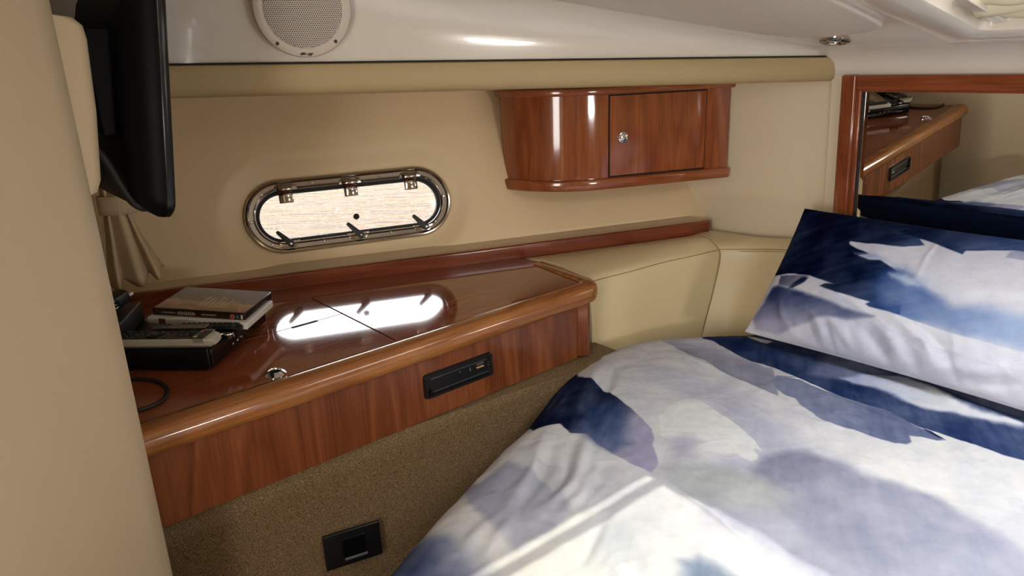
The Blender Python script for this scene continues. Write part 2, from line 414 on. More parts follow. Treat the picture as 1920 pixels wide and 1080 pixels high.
# aft bulkhead and the two angled walls beside the doorway
def bulk(sy, nm, lab):
    mb = MB(); P = [(.178, 1.075), (.178, 2.15), (.10, 2.15), (.10, 1.13), (-.66, .38), (-.60, .325)]
    rc = []
    for k in range(7):                                       # softened corner
        a = k/6; p0 = Vector((.178, 1.115)); p1 = Vector((.178, 1.072)); p2 = Vector((.150, 1.043)); rc.append((1-a)**2*p0+2*a*(1-a)*p1+a*a*p2)
    poly = [Vector((.178, 2.15)), Vector((.10, 2.15)), Vector((.10, 1.13)), Vector((-.66, .39)), Vector((-.60, .325))]+[Vector(p) for p in rc[::-1]]
    mb.prism([Vector((p.x-.005, p.y*sy, -.34)) for p in poly], (.014, 0, 2.02)); return tag(mb.build(nm, WALLV, smooth=True, auto=30), lab, kind='structure')
bulk(1, 'wall_left', 'cream vinyl aft bulkhead in the left foreground'); bulk(-1, 'wall_aft', 'cream vinyl aft bulkhead on the other side of the doorway')
dr = thing('door_sky_blocker', (-1.62, 0, -.35), 'unseen closed cherry door added to shut sky light out of the passage', kind='structure')  # unseen door added to keep the sky from flooding the cabin
mb = MB(); mb.box(-1.645, -1.605, -.42, .42, -.345, 1.80, .004); mb.build('leaf', WOODF, dr)
MB().tube(smooth_path([(-1.605, .29, .70), (-1.57, .29, .70), (-1.56, .27, .70), (-1.56, .19, .70)], 5), .008, 10).build('handle', CHROME, dr, smooth=True)
mb = MB()
for sy in (1, -1): mb.box(-1.66, -.62, sy*.42-.02, sy*.42+.02, -.34, 1.82)
tag(mb.build('wall_sky_blocker', CREAM), 'unseen cream side walls added to close the passage against the sky', kind='structure')  # unseen walls added to block sky light behind the camera
mb = MB(); mb.box(-1.7, 2.05, -2.25, 2.25, -.37, -.35); tag(mb.build('floor', CARPET), 'brown carpeted cabin sole', kind='structure')

# ceiling ------------------------------------------------------------
V0 = Vector((1.885, .925, 0))
def yv(x): return .925-.377*(x-1.885)
def zval(x): return 1.361-.0268*(x-.417)
def zc(x, y):
    ay = abs(y); zp = 1.358+.172*(1.75-x)
    e = (x-1.80)/.085
    if e > 0: zp -= .064*(1-math.sqrt(max(1-min(e, 1)**2, 0)))
    d = (yv(x)-ay)*.936
    w = max(.05, .62*(zp-zval(x)))+.01
    q = min(max(d/w, 0), 1); g = (1-(1-q)**3.0)**(1/3.0)
    zv = zval(x)
    return zv+(zp-zv)*g if zp > zv else min(zp, zv)
HX0, HX1, HY = .95, 1.622, .510            # hatch opening
OX0, OX1, OY = .83, 1.75, .611             # moulded surround
ct = thing('ceiling', (.6, 0, 1.36), 'white glossy moulded ceiling', kind='structure')
XS = [-1.0+.05*i for i in range(37)]+[OX0, OX1]+[1.80+.0075*i for i in range(12)]
XS += [1.8835, 1.8845, 1.8850]
XS = sorted(set(round(x, 4) for x in XS if x <= 1.886))
for sy in (1, -1):
    mb = MB(); V = []; F = []; QS = [0]+[1-(1-i/40.0)**1.0 for i in range(1, 41)]
    # denser near the coaming
    QS = [(i/60.0)**2.2 for i in range(61)]
    for x in XS:
        for q in QS:
            y = yv(x)-(yv(x)-OY)*q; V.append((x, sy*y, zc(x, y)))
    m_ = len(QS)
    for i in range(len(XS)-1):
        for k in range(m_-1): F.append((i*m_+k, i*m_+k+1, (i+1)*m_+k+1, (i+1)*m_+k))
    mb.add(V, F); mb.build('ceiling_side', GEL, ct, smooth=True)
mb = MB()
for xa, xb in ((-1.0, OX0), (OX1, 1.885)):
    xs = [x for x in XS if xa-1e-6 <= x <= xb+1e-6]; ys = [-OY+2*OY*i/8 for i in range(9)]
    V = [(x, y, zc(x, 0)) for x in xs for y in ys]; F = [(i*9+j, i*9+j+1, (i+1)*9+j+1, (i+1)*9+j) for i in range(len(xs)-1) for j in range(8)]
    mb.add(V, F)
mb.build('ceiling_centre', GEL, ct, smooth=True)
# moulded hatch surround: nested rectangular loops
def zpl(x): return 1.358+.172*(1.75-x)
def rl(x0, x1, y, dz, r=.03, n=6):
    out = []
    for cx, cy, a0 in ((x1-r, y-r, 0), (x0+r, y-r, 90), (x0+r, -y+r, 180), (x1-r, -y+r, 270)):
        for k in range(n+1):
            a = math.radians(a0+90*k/n); X = cx+r*math.cos(a); out.append((X, cy+r*math.sin(a), zpl(X)+dz))
    return out
loops = [rl(OX0, OX1, OY, .004, .002), rl(OX0+.002, OX1-.002, OY-.002, -.012, .010), rl(OX0+.005, OX1-.005, OY-.005, -.0165, .012), rl(OX0+.011, OX1-.011, OY-.011, -.0185, .015), rl(HX0-.012, HX1+.012, HY+.012, -.021, .022), rl(HX0-.002, HX1+.002, HY+.002, -.015, .02), rl(HX0, HX1, HY, -.006, .02), rl(HX0, HX1, HY, .105, .02), rl(HX0+.01, HX1-.01, HY-.01, .108, .018)]
mb = MB(); V = [p for L in loops for p in L]; m_ = len(loops[0]); F = []
for i in range(len(loops)-1):
    for k in range(m_): F.append((i*m_+k, i*m_+(k+1) % m_, (i+1)*m_+(k+1) % m_, (i+1)*m_+k))
mb.add(V, F); mb.build('hatch_surround', GEL, ct, smooth=True, auto=40)
# headliner panels let into the ceiling, outboard of the hatch
for sy in (1, -1):
    out = [(1.16, .66), (1.38, .655), (1.54, .665), (1.595, .685), (1.625, .73), (1.655, .83), (1.645, .895), (1.56, .955), (1.43, 1.015), (1.27, 1.085), (1.05, 1.17), (.80, 1.255), (.55, 1.34), (.40, 1.36), (.34, 1.2), (.30, .9), (.33, .72), (.45, .665), (.8, .66)]
    P = [Vector((p[0], p[1], 0)) for p in out]; P = smooth_path(P+[P[0]], 5)[:-1]; cx = sum(p.x for p in P)/len(P); cy = sum(p.y for p in P)/len(P)
    mb = MB(); V = []; F = []; fr = [(1.0, .003), (.997, -.004), (.99, -.0085), (.975, -.010), (.94, -.009)]+[(.94*(1-k/10), -.009) for k in range(1, 11)]
    for f_, dz in fr:
        for p in P:
            x = cx+(p.x-cx)*f_; y = cy+(p.y-cy)*f_; V.append((x, sy*y, zc(x, y)+dz))
    m_ = len(P)
    for i in range(len(fr)-1):
        for k in range(m_): F.append((i*m_+k, i*m_+(k+1) % m_, (i+1)*m_+(k+1) % m_, (i+1)*m_+k))
    mb.add(V, F); mb.build('headliner_panel', PADM, ct, smooth=True)
# soffit under the side decks, closing valance to hull
mb = MB()
for sy in (1, -1):
    def so(u, v):
        x = -.1+2.05*u; a = yv(x); h = H0+T*((x-.394)/.936)
        y1 = h.y+.50; return Vector((x, sy*(a+(y1-a)*v), zval(x)-.045+.0*v))
    mb.grid(so, 20, 3)
tag(mb.build('ceiling_soffit', CREAM2), 'cream underside of the side deck above the window wall', kind='structure')
# deck skin above, keeps the daylight out except at the hatch
mb = MB()
for x0, x1, y0, y1 in ((-1.8, OX0-.0, -2.4, 2.4), (OX1, 2.1, -2.4, 2.4), (OX0, OX1, OY, 2.4), (OX0, OX1, -2.4, -OY)):
    V = [(x0, y0, zpl(x0)+.13), (x1, y0, zpl(x1)+.13), (x1, y1, zpl(x1)+.13), (x0, y1, zpl(x0)+.13)]; mb.add(V, [(0, 1, 2, 3)])
def skirt(x0, x1, y, sgn): pass
tag(mb.build('ceiling_deck', GEL), 'white deck over the cabin', kind='structure')

# hatch: pane, blind
hz = thing('window_2', (1.29, 0, 1.47), 'roof hatch with an acrylic pane and a gathered cream blind', 'window', kind='structure')
mb = MB(); V = [(HX0-.05, -HY-.05, zpl(HX0-.05)+.118), (HX1+.05, -HY-.05, zpl(HX1+.05)+.118), (HX1+.05, HY+.05, zpl(HX1+.05)+.118), (HX0-.05, HY+.05, zpl(HX0-.05)+.118)]
mb.prism([Vector(p) for p in V], (0, 0, .010)); mb.build('pane', GLASS, hz)
BLC = add_bump(mat('cream_blind_fabric', (214, 204, 172), .8), 300, .1, .0006)
for k, (xc, zo, rr) in enumerate(((1.585, .012, .034), (1.535, .020, .038), (1.487, .030, .034))):
    path = []; rad = []
    for i in range(61):
        y = -.500+1.0*i/60; w = math.sin(y*17+k*1.7)*.006+math.sin(y*41+k)*.0035
        path.append((xc+w*.7, y, zpl(xc)+zo+.012+w)); rad.append(rr*(1+.13*math.sin(y*23+k*2.1)+.07*math.sin(y*57+k)))
    MB().tube(path, rad, 14).build('blind_fold', BLC, hz, smooth=True)
mb = MB(); mb.frame_box((HX0, .470, zpl(HX0)-.004), (HX1-HX0, 0, zpl(HX1)-zpl(HX0)), (0, .022, 0), (0, 0, .012), .003); mb.build('blind_rail', GEL, hz)

# valance bolster along the top of the window wall
mb = MB(); path = []
for i in range(41):
    x = .10+1.79*i/40; path.append(Vector((x, yv(x), zval(x))))
prof = [(0, -.002), (-.010, -.004), (-.014, -.012), (-.010, -.045), (-.004, -.056), (.004, -.0615), (.016, -.063), (.05, -.060), (.05, .014), (.004, .014)]
# side vector = up x tangent points outboard (+) ; negative = into the cabin
mb.sweep(path, prof); va = tag(mb.build('trim_2', VALC, smooth=True, auto=45), 'olive beige padded valance running under the white ceiling', kind='structure')
mb = MB(); mb.tube([p+Vector((0, 0, -.0005))-N*.006 for p in path], .0016, 6); mb.build('shadow_gap', DARK, va)
mb = MB(); mb.sweep([Vector((p.x, -p.y, p.z)) for p in path][::-1], prof); tag(mb.build('trim_3', VALC, smooth=True, auto=45), 'olive beige padded valance on the opposite side', kind='structure')

# carpeted lining under the shelf and the carpeted step beside the berth
def yc(x): return 1.195-.12*(x-.53)
mb = MB(); mb.prism([Vector((x, y, -.35)) for x, y in ((.18, yc(.18)), (1.30, yc(1.30)), (1.30, 1.45), (.18, 1.45))], (0, 0, .962)); tag(mb.build('wall_lower', CARPET), 'brown carpet-lined wall under the wooden shelf', kind='structure')
mb = MB(); mb.prism([Vector((x, y, -.35)) for x, y in ((.925, 1.00), (1.30, 1.00), (1.30, yc(1.30)+.01), (.925, yc(.925)+.01))], (0, 0, .832), .006); tag(mb.build('step_box', add_bump(mat('brown_vinyl', (112, 86, 57), .6), 200, .2, .001)), 'brown carpet-covered box beside the berth, under the shelf', 'box')
# water outside
WAT = mat('harbour_water', (40, 34, 28), .05, spec=.6); n, l, b = nodes(WAT)
tc = n.new('ShaderNodeTexCoord'); mp = n.new('ShaderNodeMapping'); mp.inputs['Scale'].default_value = (1.1, 3.6, 1); vr = n.new('ShaderNodeVectorRotate'); vr.rotation_type = 'Z_AXIS'; vr.inputs['Angle'].default_value = math.radians(40.6)
nz = n.new('ShaderNodeTexNoise'); nz.inputs['Scale'].default_value = 1.0; nz.inputs['Detail'].default_value = 5; nz.inputs['Roughness'].default_value = .6
bp = n.new('ShaderNodeBump'); bp.inputs['Strength'].default_value = 1.0; bp.inputs['Distance'].default_value = .8
l.new(tc.outputs['Object'], vr.inputs['Vector']); l.new(vr.outputs[0], mp.inputs[0]); l.new(mp.outputs[0], nz.inputs['Vector']); l.new(nz.outputs[0], bp.inputs['Height']); l.new(bp.outputs[0], b.inputs['Normal'])
mb = MB(); mb.box(-60, 160, 62, 66, -1.2, 2.0)
tag(mb.build('quay_reflector', add_bump(mat('sandstone', (168, 136, 104), .9), 3, .4, .2)), 'unseen sandstone quay wall added across the water to streak its ripples tan', 'quay')  # unseen wall added so the ripples mirror tan streaks
mb = MB(); mb.add([(-60, 2.6, -.9), (90, 2.6, -.9), (90, 61.5, -.9), (-60, 61.5, -.9)], [(0, 1, 2, 3)])
tag(mb.build('water', WAT, org=(0, 10, -.9)), 'rippled brown harbour water outside the oval window', 'water', kind='stuff')
# ================================================================== SHELF UNIT
SH = .80
sh = thing('shelf_unit', (.75, 1.45, .616), 'glossy cherry-wood side shelf with a rolled front edge, below the oval window', 'shelf')
def fy(x): return fid(x)-.010
mb = MB(); mb.prism([Vector((x, y, SH-.016)) for x, y in ((.180, 1.185), (1.255, 1.185), (1.286, 1.41), (1.286, fy(1.286)+.004), (.180, fy(.18)+.004))], (0, 0, .0125)); mb.build('substrate', DARK, sh)
def panel(name, pts):
    mb = MB(); mb.prism([Vector((x, y, SH-.004)) for x, y in pts], (0, 0, .004), .0006); return mb.build(name, WOODT, sh)
panel('lid', [(.181, 1.196), (.6882, 1.196), (.6882, 1.4383), (.181, 1.4383)])
panel('lid', [(.181, 1.4408), (.6882, 1.4408), (.6882, 1.6065), (.181, 1.6065)])
panel('top_panel', [(.6920, 1.196), (1.238, 1.196), (1.258, 1.214), (1.284, 1.41), (1.284, fy(1.284)), (.181, fy(.181)), (.181, 1.6073), (.6920, 1.6073)])
mb = MB(); mb.box(.566, .627, 1.4340, 1.4425, SH-.002, SH+.0008, .0003); mb.build('finger_slot', DARK, sh)
# rolled front edge that turns the corner and runs back along the right end
path = [Vector((.181, 1.1735, .7795))]+[Vector((.181+(1.212-.181)*i/20, 1.1735, .7795)) for i in range(1, 21)]
for k in range(1, 9):
    a = math.radians(-90+82*k/8); path.append(Vector((1.212+.048*math.cos(a), 1.2215+.048*math.sin(a), .7795)))
for k in range(1, 9): path.append(Vector((1.260+.024*k/8, 1.2265+.180*k/8, .7795)))
prof = [(-.0245, .0225), (-.022, .0245), (-.010, .0250), (.004, .0245), (.014, .0215), (.0215, .0150), (.0245, .006), (.0245, -.010), (.021, -.0185), (.014, -.0225), (-.0245, -.0235)]
prof = [(-a, b_) for a, b_ in prof]
mb = MB(); mb.sweep(path, prof); mb.build('rolled_edge', WOODR, sh, smooth=True, auto=40)
mb = MB(); mb.box(.181, 1.188, 1.170, 1.190, .615, .760, .002); mb.build('front_panel', WOODF, sh)
mb = MB(); pts = [(1.187, 1.196), (1.187, 1.168)]
for k in range(9):
    a = math.radians(-90+90*k/8); pts.append((1.206+.024*math.cos(a), 1.176+.024*math.sin(a)))
pts += [(1.230, 1.196)]
mb.prism([Vector((x, y, .621)) for x, y in pts], (0, 0, .138), .002); mb.build('corner_post', WOODF, sh, smooth=True, auto=35)
mb = MB(); mb.prism([Vector((x, y, .640)) for x, y in ((1.216, 1.19), (1.236, 1.19), (1.268, 1.40), (1.248, 1.40))], (0, 0, .12)); mb.build('end_panel', WOODF, sh)
path = [Vector((x, fid(x), .8125)) for x in (.181, .5, .8, 1.1, 1.4, 1.7, 1.886)]
mb = MB(); mb.sweep(path, rrect(.024, .049, .006)); mb.build('back_rail', WOODK, sh, smooth=True, auto=40)
# chrome push-button ring set into the shelf
pb = thing('push_button', (.438, 1.225, SH), 'small chrome ring push-button set in the shelf top', 'button')
MB().lathe((.438, 1.225, SH), (0, 0, 1), [(.0205, 0), (.0205, .002), (.018, .0045), (.0145, .0070), (.0125, .0085), (.0115, .0065), (.0112, .004)], 32).build('ring', CHROME2, pb, smooth=True, auto=35)
MB().lathe((.438, 1.225, SH), (0, 0, 1), [(.0113, 0), (.0113, .0052), (.009, .0056), (0, .0052)], 24).build('button_cap', mat('matt_black', (6, 6, 6), .7, spec=.1), pb, smooth=True, auto=35)
# head unit with its face removed
ra = thing('car_stereo', (.815, 1.165, .692), 'black stereo slot with its face removed, in the shelf front', 'stereo')
bz = MB()
X0, X1, Z0, Z1 = .724, .908, .6645, .7205
out = [(X0+X1)/2, (Z0+Z1)/2]
ro = [(out[0]+a, out[1]+b_) for a, b_ in rrect(X1-X0, Z1-Z0, .007)]; ri = [(out[0]+a, out[1]+b_) for a, b_ in rrect(X1-X0-.012, Z1-Z0-.012, .004)]; ri2 = [(out[0]+a, out[1]+b_) for a, b_ in rrect(X1-X0-.018, Z1-Z0-.016, .003)]
m_ = len(ro); V = [(x, 1.1702, z) for x, z in ro]+[(x, 1.1625, z) for x, z in [(out[0]+(a-out[0])*.985, out[1]+(c-out[1])*.96) for a, c in ro]]+[(x, 1.1625, z) for x, z in ri]+[(x, 1.1695, z) for x, z in ri2]
F = [(i*m_+k, i*m_+(k+1) % m_, (i+1)*m_+(k+1) % m_, (i+1)*m_+k) for i in range(3) for k in range(m_)]; F.append(tuple(3*m_+k for k in range(m_)))
bz.add(V, F); bz.build('bezel', BLACKP, ra, smooth=True, auto=30)
mb = MB(); mb.box(.744, .895, 1.1665, 1.1700, .7055, .7070); mb.box(.748, .897, 1.1665, 1.1700, .6745, .6758); mb.build('rail', mat('grey_metal', (120, 122, 125), .35, metal=.8), ra)
mb = MB(); mb.box(.738, .742, 1.1660, 1.1700, .674, .684); mb.build('release_catch', BLACKG, ra)
mb = MB(); mb.box(.8655, .8850, 1.1660, 1.1695, .6915, .6950, .0008); mb.build('connector', mat('gold_contact', (226, 190, 120), .3, metal=.6), ra)
for k, (x, z) in enumerate(((.868, .7000), (.872, .7004), (.876, .7002), (.880, .7006), (.884, .7003), (.900, .6968), (.900, .690), (.848, .6975), (.848, .693), (.820, .6985))):
    MB().lathe((x, 1.1690, z), (0, -1, 0), [(.0012, 0), (.0011, .0012), (0, .0014)], 8).build('contact_pin', mat('pale_pin', (190, 186, 178), .4, metal=.5), ra)
# socket plate on the carpet
so = thing('socket_plate', (.531, 1.19, .34), 'black switch plate on the brown carpet wall', 'switch')
ex = Vector((.117, -.0265, -.004)); ez = Vector((0, 0, .0835)); nn = ex.cross(ez).normalized(); nn = nn if nn.y < 0 else -nn
O = Vector((.4725, yc(.4725)-.001, .352))
mb = MB(); mb.frame_box(O, ex, ez, nn*.008, .003); mb.build('plate', BLACKP, so, smooth=True, auto=30)
def pp(a, b_, d): return O+ex*a+ez*b_+nn*d
mb = MB(); mb.frame_box(pp(.31, .24, .007), ex*.40, ez*.55, nn*.003, .0012); mb.build('rocker', BLACKG, so)
mb = MB(); mb.frame_box(pp(.33, .17, .007), ex*.40, ez*.075, nn*.0035, .001); mb.build('marker_strip', mat('grey_strip', (92, 92, 88), .5), so)

# ================================================================== WALL CABINET
FD = Vector((.925, -.380, 0)).normalized(); FN = Vector((FD.y, -FD.x, 0))        # FN points into the cabin
if FN.y > 0: FN = -FN
CP = Vector((1.536, 1.384, 0))
def cb(s, d, z): return CP+FD*s+FN*d+Vector((0, 0, z))
wc = thing('wall_cabinet', cb(.2, -.05, .975), 'small cherry wall cabinet with a curved left end, hung under the valance', 'cabinet')
_curve = smooth_path([(1.545, 1.3803, 0), (1.490, 1.4045, 0), (1.438, 1.4400, 0), (1.395, 1.4900, 0), (1.366, 1.5480, 0), (1.354, 1.6000, 0), (1.361, 1.6450, 0), (1.400, 1.7020, 0), (1.464, 1.7910, 0), (1.510, 1.8500, 0)], 4)
def outline(off, right=.398):
    """plan of the cabinet, straight front then one long curve back to the hull"""
    C = [cb(right, 0, 0)]+list(_curve); out = []
    for i, p in enumerate(C):
        t = (C[min(i+1, len(C)-1)]-C[max(i-1, 0)]).normalized(); nrm = Vector((t.y, -t.x, 0))
        if i == 0: nrm = -FN
        q = p-nrm*off if nrm.dot(FN) < 0 else p+nrm*off
        if i > 6: q = p+Vector((-t.y, t.x, 0))*off
        out.append(q)
    out.append(cb(right, -.52, 0)); return out
mb = MB(); mb.prism([p+Vector((0, 0, 1.005)) for p in outline(0)], (0, 0, .240)); mb.build('body', WOODC, wc, smooth=True, auto=30)
mb = MB(); mb.prism([p+Vector((0, 0, .9755)) for p in outline(.014, .402)], (0, 0, .0315), .007); mb.build('bottom_rail', WOODB, wc, smooth=True, auto=60)
mb = MB(); mb.prism([p+Vector((0, 0, 1.2405)) for p in outline(.012, .408)], (0, 0, .020), .005); mb.build('top_rail', WOODB, wc, smooth=True, auto=60)
mb = MB(); mb.prism([cb(s, d, z) for s, d, z in ((.000, -.001, 1.0075), (.3185, -.001, 1.0075), (.3185, -.001, 1.2395), (.000, -.001, 1.2395))], FN*.0016); mb.build('door_gap', DARK, wc)
mb = MB(); mb.frame_box(cb(.0038, 0, 1.0120), FD*.3105, FN*.0045, (0, 0, .2240), .0012); door = mb.build('door', WOODC, wc)
kc = cb(.043, .0045, 1.120)
kn = MB(); kn.lathe(kc, FN, [(.0160, 0), (.0160, .003), (.0150, .005), (.0126, .0055), (.0120, .0045)], 28); kn.build('knob_ring', CHROME2, door, smooth=True, auto=35)
kn = MB(); kn.lathe(kc, FN, [(.0118, .002), (.0118, .0050), (.010, .0075), (.005, .0085), (0, .0086)], 24); kn.build('knob', CHROME2, door, smooth=True, auto=40)

# ================================================================== MIRROR
mi = thing('wall_mirror', endw(0, .60, .01), 'large mirror in a cherry frame on the forward bulkhead', 'mirror')
YL, ZT = .888, 1.276
def strip(name, y0, y1, z0, z1, d0, d1, m, bev=.003):
    mb = MB(); a = endw(y0, z0, d0); mb.frame_box(a, (0, y1-y0, 0), endw(y0, z1, d0)-a, -MN*(d1-d0), bev); return mb.build(name, m, mi, smooth=True, auto=35)
strip('frame_stile', .850, YL, .56, ZT, -.010, .020, WOODM, .005); strip('frame_stile', .8385, .850, .56, ZT-.037, -.010, .013, WOODM, .002)
strip('frame_stile', -YL, -.850, .56, ZT, -.010, .020, WOODM, .005)
strip('frame_rail', -.850, .850, ZT-.037, ZT, -.010, .020, WOODMH, .005); strip('frame_rail', -.850, .850, .56, .59, -.010, .020, WOODMH, .005)
strip('frame_lip', -.836, .836, ZT-.042, ZT-.037, -.010, .012, WOODMH, .001)
strip('black_gap', .8355, .8385, .59, ZT-.037, -.010, .004, DARK, 0)
# bevelled glass: flat field plus the sloped border on the left and top
gz0, gz1, gy = .59, ZT-.0385, .8355
mb = MB(); q = [endw(-gy+.014, gz0, 0), endw(gy-.014, gz0, 0), endw(gy-.014, gz1-.003, 0), endw(-gy+.014, gz1-.003, 0)]
mb.add(q, [(0, 1, 2, 3)]); mb.build('glass', MIRR, mi)
mb = MB(); a = [endw(gy-.014, gz0, 0), endw(gy, gz0, -.0012), endw(gy, gz1, -.0012), endw(gy-.014, gz1-.003, 0)]; mb.add(a, [(0, 1, 2, 3)])
a = [endw(-gy+.014, gz0, 0), endw(-gy, gz0, -.0012), endw(-gy, gz1, -.0012), endw(-gy+.014, gz1-.003, 0)]; mb.add(a, [(0, 3, 2, 1)])
a = [endw(gy-.014, gz1-.003, 0), endw(gy, gz1, -.0012), endw(-gy, gz1, -.0012), endw(-gy+.014, gz1-.003, 0)]; mb.add(a, [(0, 1, 2, 3)])
mb.build('bevel', MIRR, mi)

# ================================================================== UPHOLSTERED PANELS
def cushion(name, rows, label, seam_z, corner=None):
    """rows: list of profiles (list of points) from back top to front bottom"""
    mb = MB(); n = len(rows); V = []; F = []; R = [smooth_path(r, 5) for r in rows]; m_ = len(R[0])
    cols = [smooth_path([R[i][k] for i in range(n)], 6) for k in range(m_)]; n2 = len(cols[0])
    for i in range(n2):
        for k in range(m_): V.append(cols[k][i])
    for i in range(n2-1):
        for k in range(m_-1): F.append((i*m_+k, i*m_+k+1, (i+1)*m_+k+1, (i+1)*m_+k))
    mb.add(V, F)
    t = thing(name, Vector(rows[0][-1]), label, 'cushion', 'leather backrest panels around the berth')
    o = mb.build('padding', LEATHER, t, smooth=True)
    sm_ = o.modifiers.new('thick', 'SOLIDIFY'); sm_.thickness = .012; sm_.offset = 0
    return t, cols
SEAM = [(1.293, 1.241, .771), (1.34, 1.243, .770), (1.45, 1.229, .770), (1.58, 1.219, .770), (1.70, 1.197, .770), (1.808, 1.180, .770)]
rows = []
for k, (x, y, z) in enumerate(SEAM):
    bx = x+.004; by = fid(bx)-.016; sk = k/5.0
    low = -.105*sk                                              # the corner edge leans aft towards the mattress
    rows.append([(bx, by, .790), (bx, by-.35*(by-y), .7985), (bx, y+.35*(by-y), .7965), (x, y+.018, .784), (x, y+.001, z), (x+low*.1, y-.008, .745), (x+low*.45, y-.016, .66), (x+low, y-.022, .53), (x+low*1.3, y-.022, .40)])
SIDE_LAST = [(p[0]-SEAM[-1][0], p[1], p[2]) for p in rows[-1]]
t1, cols = cushion('backrest_panel', rows, 'long beige leather backrest panel between the shelf end and the corner', .77)
STI = mat('brown_stitching', (118, 96, 60), .8)
def stitch(t, pts, r=.0008):
    MB().tube(smooth_path(pts, 6), r, 5).build('stitching', STI, t)
k0 = 4*5
sm1 = [Vector(c)+Vector((0, -.0052, .0048)) for c in cols[k0]]; stitch(t1, sm1[2::3], .0009); stitch(t1, [p+Vector((0, -.0018, -.0060)) for p in sm1[2::3]], .0009)
rows = []
for k, (x, y, z) in enumerate([(1.811, 1.178, .770), (1.858, 1.095, .776), (1.870, .99, .790), (1.872, .88, .796), (1.872, .78, .797)]):
    b_ = endw(y+(.10 if k == 0 else .02 if k == 1 else 0), z+.024, .006)
    low = -.105-.02*k*0
    rows.append([(b_.x, b_.y, z+.016), (b_.x-.012, b_.y, z+.024), (x+.55*(b_.x-x), y+.55*(b_.y-y), z+.023), (x+.012, y+(.008 if k < 2 else 0), z+.014), (x, y, z), (x-.010, y, z-.028), (x-.050, y-.008*(k == 0), z-.11), (x-.105, y-.022*(k == 0), z-.24), (x-.135, y-.022*(k == 0), z-.37)])
lastrow = [(SEAM[-1][0]+.003+dx_, q_, r_) for dx_, q_, r_ in SIDE_LAST]
rows.insert(0, lastrow)
t2, cols = cushion('backrest_panel', rows, 'short beige leather backrest panel below the mirror, behind the pillow', .77)
sm1 = [Vector(c)+Vector((-.0054, 0, .0048)) for c in cols[k0]]; stitch(t2, sm1[1::3], .0009); stitch(t2, [p+Vector((-.0018, 0, -.0060)) for p in sm1[1::3]], .0009)
stitch(t2, [Vector(cols[j][0])+Vector((-.006, -.005, 0)) for j in range(6, len(cols), 4)], .0013)

# ================================================================== SPEAKER, CEILING LIGHT
sc = Vector((.650, 1.374, 1.448)); sn = (-N*.985-Vector((0, 0, 1))*.17).normalized(); su = (Vector((0, 0, 1))-sn*sn.z).normalized(); sr = su.cross(sn); sc = sc+sn*.009+su*.008
sp = thing('ceiling_speaker', sc, 'round white speaker with a perforated grille, on the white ceiling side', 'speaker')
SPW = mat('speaker_white', (196, 184, 168), .45)
R0 = .0915
MB().lathe(sc, sn, [(R0, -.012), (R0, .004), (R0-.002, .0085), (R0-.007, .0105), (R0-.016, .0100), (R0-.0185, .0085), (R0-.019, .006), (R0-.019, -.01)], 64, ref=sr).build('rim', SPW, sp, smooth=True, auto=40)
MB().lathe(sc, sn, [(R0-.018, -.006), (0, -.006)], 40).build('cone', mat('speaker_cone', (40, 34, 30), .8), sp)
# perforated sheet: hex cells, each a ring of six quads around a round hole
pitch = .0040; rh = .00125; V = []; F = []; RG = R0-.0175
nr = int(RG/pitch/.866)+2
for j in range(-nr, nr+1):
    for i in range(-nr, nr+1):
        cx = (i+(j % 2)*.5)*pitch; cy = j*pitch*.866
        if cx*cx+cy*cy > (RG-.001)**2: continue
        k0 = len(V)
        for ring_r in (rh, None):
            for q in range(6):
                a = math.radians(60*q+30); r = rh if ring_r else pitch*.5775
                X = cx+r*math.cos(a); Y = cy+r*math.sin(a); rad2 = (X*X+Y*Y)/(RG*RG)
                V.append(sc+sr*X+su*Y+sn*(.0085+.0035*(1-rad2)))
        for q in range(6): F.append((k0+q, k0+(q+1) % 6, k0+6+(q+1) % 6, k0+6+q))
g = MB(); g.add(V, F); g.build('grille', SPW, sp)
for ang in (-131, -48, 48, 131):
    a = math.radians(ang); p = sc+sr*math.cos(a)*(R0-.0085)+su*math.sin(a)*(R0-.0085)+sn*.0100
    MB().lathe(p, sn, [(.0036, 0), (.0034, .0012), (0, .0013)], 14).build('screw', mat('dark_screw', (42, 34, 28), .5), sp)
# script logo on the rim, drawn as slanted pen strokes
lg = MB(); bc = sc-su*(R0-.0080)+sn*.0105
def pen(pts, w=.0007):
    lg.tube([bc+sr*x+su*y+sn*.0002 for x, y in pts], w, 5)
for x in (-.0120, -.0090, -.0060): pen([(x-.0020, -.0018), (x, .0012), (x+.0014, .0030)], .0009)
pen([(-.0106, .0030), (-.0104, -.0016)], .0008); pen([(-.0076, .0030), (-.0074, -.0016)], .0008)
for x in (-.0042, -.0022, -.0002): pen([(x-.0010, -.0014), (x, .0006), (x+.0010, -.0012)], .0006)
for x in (.0030, .0066): pen([(x+.0012, .0010), (x-.0012, .0004), (x-.0010, -.0012), (x+.0012, -.0008), (x+.0014, .0010), (x-.0010, -.0036), (x-.0024, -.0030)], .0008)
pen([(.0084, -.0010), (.0098, .0012), (.0108, -.0002)], .0008)
lg.build('logo', mat('logo_black', (14, 13, 13), .5), sp)
# recessed downlight
dx, dy = 1.742, .853; dz = zc(dx, dy); dn = Vector((-(zc(dx+.01, dy)-zc(dx-.01, dy))/.02, -(zc(dx, dy+.01)-zc(dx, dy-.01))/.02, 1)).normalized()*-1
dl = thing('downlight', (dx, dy, dz), 'chrome-rimmed recessed downlight in the ceiling near the mirror', 'ceiling light')
MB().lathe((dx, dy, dz), dn, [(.036, -.002), (.0355, .004), (.032, .0075), (.027, .0065), (.025, .003), (.025, -.01)], 36).build('rim', CHROME, dl, smooth=True, auto=40)
MB().lathe((dx, dy, dz), dn, [(.0252, .001), (.012, .0025), (0, .003)], 24).build('lens', mat('frosted_lens', (205, 205, 198), .3), dl, smooth=True)

